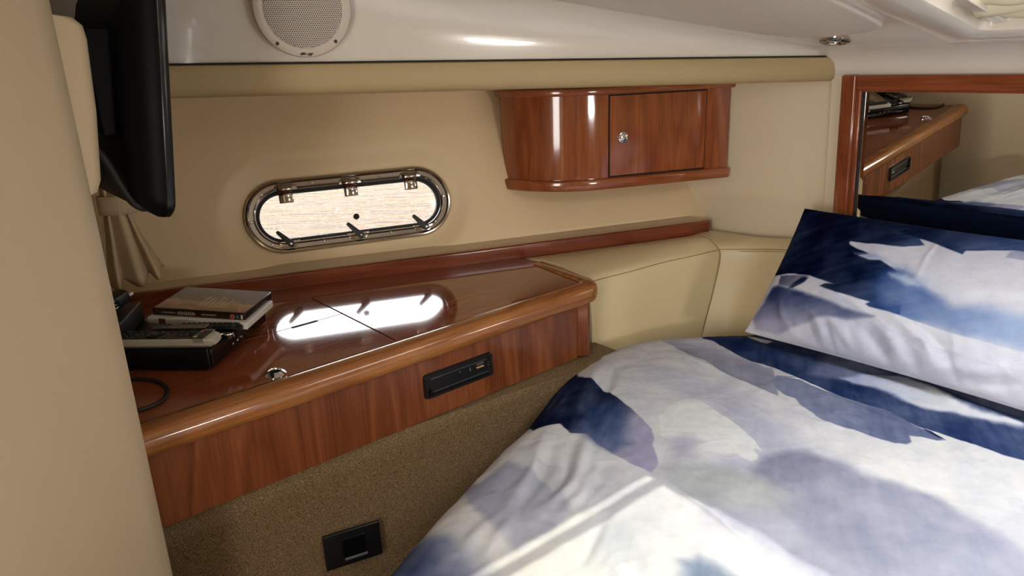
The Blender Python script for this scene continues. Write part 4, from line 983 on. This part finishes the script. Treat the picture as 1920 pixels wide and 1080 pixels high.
# print of the bed linen, in metres on the cloth
DUVET_BASE = (196, 196, 194)
DUVET_STROKES = [
    ([(1.263, 0.994), (1.296, 0.897), (1.293, 0.781), (1.234, 0.668), (1.183, 0.571), (1.177, 0.505), (1.185, 0.395), (1.181, 0.293), (1.136, 0.192), (1.09, -0.205), (0.788, 0.284), (0.846, 0.392), (0.857, 0.47), (0.871, 0.534), (0.89, 0.621), (0.903, 0.704), (0.955, 0.711), (0.976, 0.679), (1.034, 0.649), (1.078, 0.632), (1.155, 0.73), (1.221, 0.872)], (174, 175, 186), (157, 159, 173), ((1.264, 0.95), (1.065, 0.413)), 0.035, 0.004),
    ([(1.149, 0.574), (1.165, 0.548), (1.165, 0.484), (1.173, 0.429), (1.19, 0.388), (1.188, 0.327), (1.167, 0.288), (1.15, 0.238), (1.129, 0.19), (1.071, -0.215), (0.893, 0.304), (0.957, 0.449), (0.985, 0.531), (1.022, 0.585), (1.093, 0.596)], (122, 125, 142), (147, 150, 165), ((1.139, 0.547), (0.937, 0.354)), 0.016, 0.003),
    ([(0.927, 0.701), (1.004, 0.652), (1.036, 0.572), (1.017, 0.5), (0.964, 0.489), (0.92, 0.541), (0.9, 0.612)], (156, 159, 160), (161, 163, 164), ((0.927, 0.701), (1.017, 0.5)), 0.03, 0.003),
    ([(1.183, 0.837), (1.202, 0.822), (1.193, 0.782), (1.179, 0.746), (1.169, 0.708), (1.154, 0.677), (1.135, 0.638), (1.11, 0.607), (1.112, 0.619), (1.103, 0.623), (1.093, 0.604), (1.08, 0.598), (1.068, 0.603), (1.068, 0.619), (1.07, 0.643), (1.046, 0.657), (1.021, 0.687), (1.014, 0.728), (1.018, 0.773), (1.079, 0.828), (1.142, 0.842)], (195, 197, 196), (195, 197, 196), ((1.195, 0.824), (1.085, 0.625)), 0.0022, 0.0014),
    ([(1.021, 0.756), (1.06, 0.746), (1.054, 0.71), (0.998, 0.683), (0.977, 0.703)], (147, 147, 165), (156, 156, 170), ((1.021, 0.756), (1.021, 0.687)), 0.028, 0.003),
    ([(1.256, 1.0), (1.297, 0.96), (1.274, 0.838), (1.215, 0.77), (1.197, 0.84), (1.205, 0.927)], (172, 173, 183), (172, 173, 183), ((1.256, 1.0), (1.215, 0.77)), 0.03, 0.002),
    ([(1.117, 1.099), (1.11, 1.048), (1.093, 0.995), (1.097, 0.982), (1.084, 0.943), (1.071, 0.894), (1.051, 0.848), (1.03, 0.806), (1.005, 0.778), (0.983, 0.765), (0.96, 0.739), (0.937, 0.716), (0.903, 0.704), (0.899, 0.747), (0.902, 0.796), (0.908, 0.844), (0.924, 0.887), (0.904, 0.913), (0.916, 0.957), (0.899, 0.971), (0.869, 0.989), (0.953, 1.132), (0.946, 1.192), (1.213, 1.35), (1.344, 1.376)], (20, 30, 57), (146, 145, 166), ((1.001, 0.946), (1.015, 0.836)), 0.0022, 0.0016),
    ([(1.019, 0.963), (1.063, 0.955), (1.042, 0.906), (0.979, 0.84), (0.95, 0.804), (0.912, 0.806), (0.912, 0.847), (0.935, 0.898)], (37, 55, 94), (83, 95, 126), ((0.98, 0.933), (0.981, 0.838)), 0.022, 0.003),
    ([(1.626, 1.277), (1.418, 1.082), (1.408, 1.036), (1.387, 0.971), (1.385, 0.926), (1.364, 0.87), (1.351, 0.811), (1.339, 0.736), (1.336, 0.703), (1.465, 0.79), (1.455, 0.806), (1.467, 0.849), (1.48, 0.894), (1.497, 0.944), (1.513, 0.986), (1.51, 1.022), (1.805, 1.258), (1.723, 1.323)], (122, 124, 140), (180, 181, 192), ((1.379, 0.958), (1.475, 0.977)), 0.0022, 0.0012),
    ([(1.395, 0.757), (1.432, 0.761), (1.453, 0.73), (1.441, 0.682), (1.434, 0.633), (1.436, 0.569), (1.439, 0.515), (1.422, 0.469), (1.41, 0.434), (1.395, 0.39), (1.383, 0.4), (1.375, 0.426), (1.364, 0.443), (1.342, 0.43), (1.324, 0.432), (1.308, 0.448), (1.307, 0.464), (1.304, 0.488), (1.303, 0.524), (1.293, 0.557), (1.295, 0.585), (1.313, 0.615), (1.325, 0.644), (1.349, 0.672), (1.35, 0.698), (1.367, 0.727)], (112, 119, 143), (87, 95, 124), ((1.396, 0.737), (1.384, 0.417)), 0.0022, 0.0016),
    ([(1.508, 1.021), (1.857, 1.204), (1.95, 1.157), (1.966, 1.072), (1.719, 0.718), (1.674, 0.459), (1.632, -0.077), (1.412, -0.129), (1.416, 0.268), (1.409, 0.299), (1.413, 0.369), (1.419, 0.406), (1.414, 0.436), (1.421, 0.469), (1.439, 0.515), (1.436, 0.569), (1.435, 0.634), (1.437, 0.658), (1.449, 0.695), (1.457, 0.732), (1.464, 0.77), (1.467, 0.806), (1.468, 0.849), (1.48, 0.894), (1.497, 0.944), (1.512, 0.986)], (35, 49, 84), (50, 64, 99), ((1.535, 0.906), (1.462, 0.341)), 0.002, 0.0012),
    ([(1.494, 0.709), (1.639, 0.727), (1.653, 0.667), (1.621, 0.592), (1.575, 0.617), (1.522, 0.65), (1.506, 0.686)], (84, 94, 124), (99, 107, 136), ((1.526, 0.729), (1.617, 0.596)), 0.02, 0.003),
    ([(1.522, 0.65), (1.603, 0.599), (1.631, 0.551), (1.605, 0.5), (1.572, 0.435), (1.559, 0.381), (1.569, 0.309), (1.558, 0.291), (1.534, 0.3), (1.529, 0.348), (1.528, 0.395), (1.525, 0.431), (1.511, 0.465), (1.504, 0.501), (1.522, 0.536), (1.525, 0.58), (1.514, 0.619)], (150, 160, 189), (199, 202, 209), ((1.525, 0.639), (1.536, 0.453)), 0.01, 0.004),
    ([(1.63, 0.542), (1.618, 0.477), (1.597, 0.393), (1.582, 0.297), (1.619, 0.307), (1.629, 0.378), (1.66, 0.492), (1.666, 0.536)], (94, 104, 136), (101, 111, 142), ((1.638, 0.534), (1.567, 0.327)), 0.008, 0.003),
    ([(1.439, 0.738), (1.456, 0.721), (1.451, 0.696), (1.442, 0.66), (1.434, 0.633), (1.433, 0.65), (1.438, 0.68), (1.449, 0.711)], (208, 208, 212), (208, 208, 212), ((1.452, 0.72), (1.435, 0.634)), 0.0014, 0.0006),
    ([(1.412, 0.436), (1.413, 0.421), (1.398, 0.389), (1.397, 0.401), (1.404, 0.425)], (31, 42, 74), (31, 42, 74), ((1.41, 0.435), (1.396, 0.391)), 0.0012, 0.0006),
    ([(1.613, 0.903), (1.618, 0.895), (1.62, 0.881), (1.595, 0.883), (1.593, 0.903), (1.594, 0.931), (1.602, 0.948)], (200, 200, 206), (200, 200, 206), ((1.601, 0.916), (1.613, 0.877)), 0.0016, 0.001),
    ([(0.752, 0.932), (0.751, 0.883), (0.754, 0.832), (0.745, 0.782), (0.731, 0.741), (0.708, 0.712), (0.653, 0.708), (0.59, 0.717), (0.596, 0.775), (0.614, 0.873), (0.701, 1.034), (0.673, 0.919)], (149, 151, 166), (164, 165, 174), ((0.649, 0.888), (0.726, 0.736)), 0.01, 0.003),
    ([(0.784, 0.883), (0.806, 0.836), (0.748, 0.791), (0.748, 0.843)], (173, 173, 176), (173, 173, 176), ((0.769, 0.878), (0.769, 0.805)), 0.003, 0.001),
    ([(0.47, 0.939), (0.548, 0.962), (0.522, 0.868), (0.526, 0.838), (0.535, 0.797), (0.531, 0.761), (0.527, 0.722), (0.513, 0.688), (0.413, 0.715), (0.413, 0.93)], (53, 65, 98), (147, 150, 164), ((0.452, 0.811), (0.533, 0.767)), 0.03, 0.004),
    ([(0.71, 0.671), (0.767, 0.676), (0.772, 0.623), (0.739, 0.564), (0.677, 0.534), (0.632, 0.577), (0.634, 0.621)], (165, 172, 181), (180, 184, 188), ((0.726, 0.686), (0.734, 0.56)), 0.04, 0.006),
    ([(0.748, 0.531), (0.779, 0.515), (0.791, 0.476), (0.791, 0.436), (0.751, 0.437), (0.707, 0.496)], (88, 103, 128), (116, 127, 146), ((0.751, 0.529), (0.782, 0.452)), 0.02, 0.004),
    ([(0.669, 0.581), (0.683, 0.582), (0.687, 0.568), (0.682, 0.538), (0.655, 0.555)], (219, 219, 213), (219, 219, 213), ((0.675, 0.583), (0.681, 0.547)), 0.003, 0.002),
]
DUVET_STROKES += [([(x, -y-.03) for x, y in p], a, b, tuple((x, -y-.03) for x, y in ax), s_, r) for p, a, b, ax, s_, r in DUVET_STROKES if min(y for x, y in p) > .30]
DUVET_FOLDS = [
    ([(1.085, 0.988), (1.008, 0.939), (0.938, 0.896)], -0.006, 0.012),
    ([(1.214, 1.065), (1.137, 1.014), (1.078, 0.977)], -0.005, 0.012),
    ([(1.176, 1.084), (1.107, 1.046), (0.999, 0.983)], 0.006, 0.014),
    ([(0.859, 0.945), (0.757, 0.864), (0.629, 0.797)], 0.008, 0.014),
    ([(0.852, 0.906), (0.759, 0.838), (0.654, 0.784)], -0.005, 0.012),
    ([(0.905, 0.869), (0.783, 0.781), (0.681, 0.754)], 0.01, 0.015),
    ([(0.888, 0.885), (0.794, 0.817), (0.716, 0.777)], -0.006, 0.012),
    ([(0.858, 0.794), (0.766, 0.747), (0.687, 0.728)], 0.006, 0.012),
    ([(0.605, 0.8), (0.562, 0.784), (0.522, 0.768)], 0.006, 0.014),
    ([(0.749, 0.677), (0.694, 0.65), (0.64, 0.624)], -0.005, 0.009),
    ([(1.616, 0.509), (1.579, 0.427), (1.545, 0.294)], 0.01, 0.018),
    ([(1.468, 0.725), (1.431, 0.584), (1.412, 0.447)], -0.003, 0.01),
    ([(1.56, 0.694), (1.566, 0.598), (1.569, 0.508)], 0.006, 0.02),
    ([(1.376, 0.971), (1.368, 0.888), (1.335, 0.741)], 0.003, 0.008),
    ([(0.65, 0.787), (0.595, 0.762), (0.537, 0.737)], 0.005, 0.012),
    ([(0.902, 0.704), (0.89, 0.621), (0.871, 0.534), (0.857, 0.471)], 0.0022, 0.005),
]
PILLOW_BASE = (198, 199, 207)
PILLOW_STROKES = [
    ([(0.264, 0.21), (0.322, 0.232), (0.374, 0.2), (0.448, 0.173), (0.514, 0.185), (0.866, 0.2), (0.893, 0.105), (0.525, 0.102), (0.456, 0.103), (0.395, 0.111), (0.356, 0.115), (0.323, 0.119)], (74, 96, 144), (140, 158, 190), ((0.315, 0.136), (0.558, 0.153)), 0.022, 0.003),
    ([(-0.016, 0.429), (0.057, 0.413), (0.123, 0.407), (0.215, 0.401), (0.263, 0.387), (0.338, 0.309), (0.299, 0.293), (0.267, 0.291), (0.223, 0.288), (0.173, 0.285), (0.176, 0.277), (0.199, 0.267), (0.232, 0.258), (0.207, 0.248), (0.238, 0.241), (0.264, 0.246), (0.289, 0.233), (0.313, 0.222), (0.301, 0.211), (0.321, 0.199), (0.336, 0.175), (0.349, 0.146), (0.353, 0.116), (0.323, 0.119), (0.283, 0.12), (0.272, 0.125), (0.28, 0.132), (0.199, 0.14), (0.15, 0.148), (0.16, 0.156), (0.183, 0.16), (0.167, 0.163), (0.112, 0.173), (0.065, 0.173), (0.02, 0.168), (-0.014, 0.17), (-0.009, 0.353)], (16, 27, 54), (58, 80, 128), ((0.222, 0.187), (0.342, 0.157)), 0.002, 0.0016),
    ([(0.27, 0.174), (0.287, 0.203), (0.314, 0.218), (0.361, 0.193), (0.38, 0.155), (0.359, 0.126), (0.313, 0.129)], (48, 70, 118), (104, 126, 168), ((0.288, 0.143), (0.377, 0.152)), 0.02, 0.004),
    ([(0.296, 0.214), (0.333, 0.218), (0.365, 0.198), (0.342, 0.192), (0.306, 0.204)], (140, 160, 192), (170, 184, 206), ((0.302, 0.205), (0.364, 0.191)), 0.008, 0.004),
    ([(0.346, 0.209), (0.38, 0.202), (0.459, 0.184), (0.522, 0.202), (0.859, 0.226), (0.855, 0.24), (0.499, 0.233), (0.426, 0.198), (0.372, 0.224)], (170, 182, 204), (200, 203, 210), ((0.328, 0.197), (0.497, 0.199)), 0.018, 0.004),
    ([(0.198, 0.253), (0.244, 0.262), (0.285, 0.245), (0.339, 0.228), (0.303, 0.24), (0.264, 0.246), (0.234, 0.243)], (120, 136, 172), (176, 184, 204), ((0.212, 0.247), (0.329, 0.226)), 0.008, 0.003),
    ([(0.28, 0.132), (0.272, 0.125), (0.283, 0.12), (0.323, 0.119), (0.356, 0.115), (0.395, 0.111), (0.456, 0.103), (0.525, 0.102), (0.893, 0.105), (0.902, 0.071), (0.536, 0.062), (0.437, 0.07), (0.342, 0.081), (0.304, 0.098), (0.258, 0.115), (0.199, 0.14)], (196, 198, 208), (196, 198, 208), ((0.288, 0.143), (0.568, 0.119)), 0.0018, 0.0012),
    ([(0.036, 0.138), (0.067, 0.131), (0.133, 0.123), (0.195, 0.113), (0.231, 0.103), (0.27, 0.101), (0.303, 0.1), (0.243, 0.078), (0.194, 0.074), (0.159, 0.052), (0.126, 0.034), (0.092, 0.008), (0.028, 0.01), (0.005, 0.04), (0.014, 0.083), (0.019, 0.131)], (48, 62, 98), (156, 154, 176), ((0.07, 0.119), (0.072, 0.029)), 0.007, 0.002),
    ([(0.026, 0.167), (0.107, 0.173), (0.099, 0.154), (0.078, 0.134), (0.035, 0.14)], (80, 84, 108), (112, 114, 136), ((0.03, 0.16), (0.1, 0.15)), 0.002, 0.003),
    ([(0.094, 0.167), (0.114, 0.169), (0.107, 0.155), (0.083, 0.133), (0.068, 0.129)], (26, 38, 66), (60, 72, 100), ((0.093, 0.165), (0.077, 0.132)), 0.004, 0.003),
    ([(0.263, 0.341), (0.336, 0.324), (0.421, 0.298), (0.423, 0.311), (0.502, 0.333), (0.825, 0.341), (0.791, 0.448), (0.402, 0.43), (0.296, 0.416), (0.246, 0.411)], (17, 28, 56), (46, 64, 108), ((0.285, 0.313), (0.486, 0.328)), 0.0018, 0.0012),
    ([(0.499, 0.31), (0.502, 0.334), (0.825, 0.341), (0.834, 0.312)], (146, 150, 176), (146, 150, 176), ((0.5, 0.315), (0.529, 0.315)), 0.002, 0.001),
]
PILLOW_FOLDS = [
    ([(0.137, 0.089), (0.177, 0.062), (0.209, 0.019)], 0.007, 0.012),
    ([(0.191, 0.079), (0.239, 0.05), (0.279, 0.018)], 0.007, 0.013),
    ([(0.261, 0.081), (0.32, 0.046), (0.35, 0.021)], -0.005, 0.011),
    ([(0.308, 0.087), (0.358, 0.056), (0.383, 0.022)], 0.008, 0.013),
    ([(0.349, 0.104), (0.419, 0.073), (0.448, 0.024)], 0.01, 0.014),
    ([(0.395, 0.097), (0.456, 0.072), (0.489, 0.025)], -0.006, 0.012),
    ([(0.458, 0.027), (0.534, 0.039), (0.601, 0.067)], 0.007, 0.014),
    ([(0.501, 0.014), (0.557, 0.024), (0.607, 0.045)], -0.005, 0.012),
    ([(0.06, 0.099), (0.085, 0.059), (0.118, 0.025)], 0.006, 0.01),
    ([(0.355, 0.218), (0.354, 0.278), (0.362, 0.323)], 0.003, 0.006),
]
dz = .010*fbm(px*3.2, py*3.2, 3, 3)+.0042*fbm(px*9+.4*py*9, py*9, 5, 3)+.0022*fbm(px*6-py*22, px*16+py*7, 9, 3)
rg = 1-np.abs(fbm(px*7+py*2.5, py*11-px*3, 41, 3))*2.2; dz = dz+.0022*np.clip(rg-.55, 0, 1)+.0012*np.clip(1-np.abs(fbm(px*15-py*6, px*9+py*17, 47, 2))*3-.4, 0, 1)
for pts, amp, wid in DUVET_FOLDS: dz = dz+ridge(px, py, pts, amp, wid)
z = z+dz
V = np.stack([x, y, z], 1)
i, j = np.meshgrid(np.arange(nr-1), np.arange(nt), indexing='ij'); j2 = (j+1) % nt
Q = np.stack([i*nt+j, (i+1)*nt+j, (i+1)*nt+j2, i*nt+j2], -1).reshape(-1, 4)
col = paint(px, py, DUVET_STROKES, DUVET_BASE, 1.0)
CLOTH = cloth_mat('printed_cotton')
o = np_mesh('duvet', V, Q, col, CLOTH, org=(1.0, 0, .35)); tag(o, 'watercolour-print duvet in navy, lavender and white strokes, over the berth', 'duvet')

# ------------------------------------------------------------------ pillows
PW, PLB, PLT = .76, Vector((1.566, 0, .645)), Vector((1.822, 0, .930))
def pillow_pt(u, v, side, y0, sgn):
    """u 0..1 across (outboard to centre), v 0..1 bottom to top"""
    up = PLT-PLB; nrm = Vector((-up.z, 0, up.x)).normalized()
    e = (1-abs(2*u-1)**3.2)*(1-abs(2*v-1)**3.2)
    return up, nrm, e
def build_pillow(name, y0, y1, label, group):
    nu, nv = 330, 200
    u, v = np.meshgrid(np.linspace(0, 1, nu), np.linspace(0, 1, nv), indexing='ij')
    up = np.array(PLT-PLB); n_ = np.array((-up[2], 0, up[0])); n_ /= np.linalg.norm(n_)
    e = np.clip((1-np.abs(2*u-1)**3.0)*(1-np.abs(2*v-1)**2.6), 0, 1)**.62
    pin = .018*(2*v-1)**2*np.sin(np.pi*u)-.0       # edges draw in a little between the corners
    Vs = []; Cs = []; Qs = []
    for sd_, thick in ((1, .060), (-1, .038)):
        uu = u*1.0; yy = y0+(y1-y0)*(.5+(u-.5)*(1-.020*np.sin(np.pi*v)))
        vv = .5+(v-.5)*(1-.035*np.sin(np.pi*u))
        pu, pv = u*PW, v*.383
        wr = .0035*fbm(pu*10, pv*10, 21, 4)+.0025*np.clip(.45-np.abs(fbm(pu*11+pv*5, pv*12, 27, 3))*2.2, 0, 1)+.006*fbm(pu*26+pv*14, pv*5, 23, 3)*np.exp(-((v-.05)/.22)**2)
        for pts, amp, wid in PILLOW_FOLDS: wr = wr+ridge(pu, pv, pts, amp, wid)
        h = sd_*(thick*e+np.minimum(e*2, 1)*wr*(sd_ > 0))+.0015*sd_
        Pt = np.array(PLB)[None, None]+up[None, None]*vv[..., None]+n_[None, None]*h[..., None]; Pt[..., 1] = yy
        k0 = sum(len(q) for q in Vs); Vs.append(Pt.reshape(-1, 3))
        if sd_ > 0: c = paint(pu.ravel(), pv.ravel(), PILLOW_STROKES, PILLOW_BASE, 1.0)
        else: c = np.where((pv.ravel() > .305+.03*fbm(pu.ravel()*9, pv.ravel()*9, 3, 3))[:, None], np.array((26, 40, 72.0)), np.array((200, 198, 192.0)))
        Cs.append(c)
        i, j = np.meshgrid(np.arange(nu-1), np.arange(nv-1), indexing='ij'); q = np.stack([i*nv+j, (i+1)*nv+j, (i+1)*nv+j+1, i*nv+j+1], -1).reshape(-1, 4)+k0
        Qs.append(q if sd_ > 0 else q[:, ::-1])
    # close the rim
    b0 = np.concatenate([np.arange(0, nv), np.arange(1, nu)*nv+nv-1, (nu-1)*nv+np.arange(nv-2, -1, -1), np.arange(nu-2, 0, -1)*nv]); b1 = b0+nu*nv
    Qs.append(np.stack([b0, b1, np.roll(b1, -1), np.roll(b0, -1)], -1))
    return tag(np_mesh(name, np.concatenate(Vs), np.concatenate(Qs), np.concatenate(Cs), CLOTH, org=(1.57, (y0+y1)/2, .65)), label, 'pillow', group)
build_pillow('pillow', .930, .170, 'plump pillow in the navy watercolour print, leaning under the mirror in the corner', 'pillows along the mirror wall')
build_pillow('pillow', -.930, -.170, 'matching watercolour-print pillow at the other end of the mirror wall', 'pillows along the mirror wall')
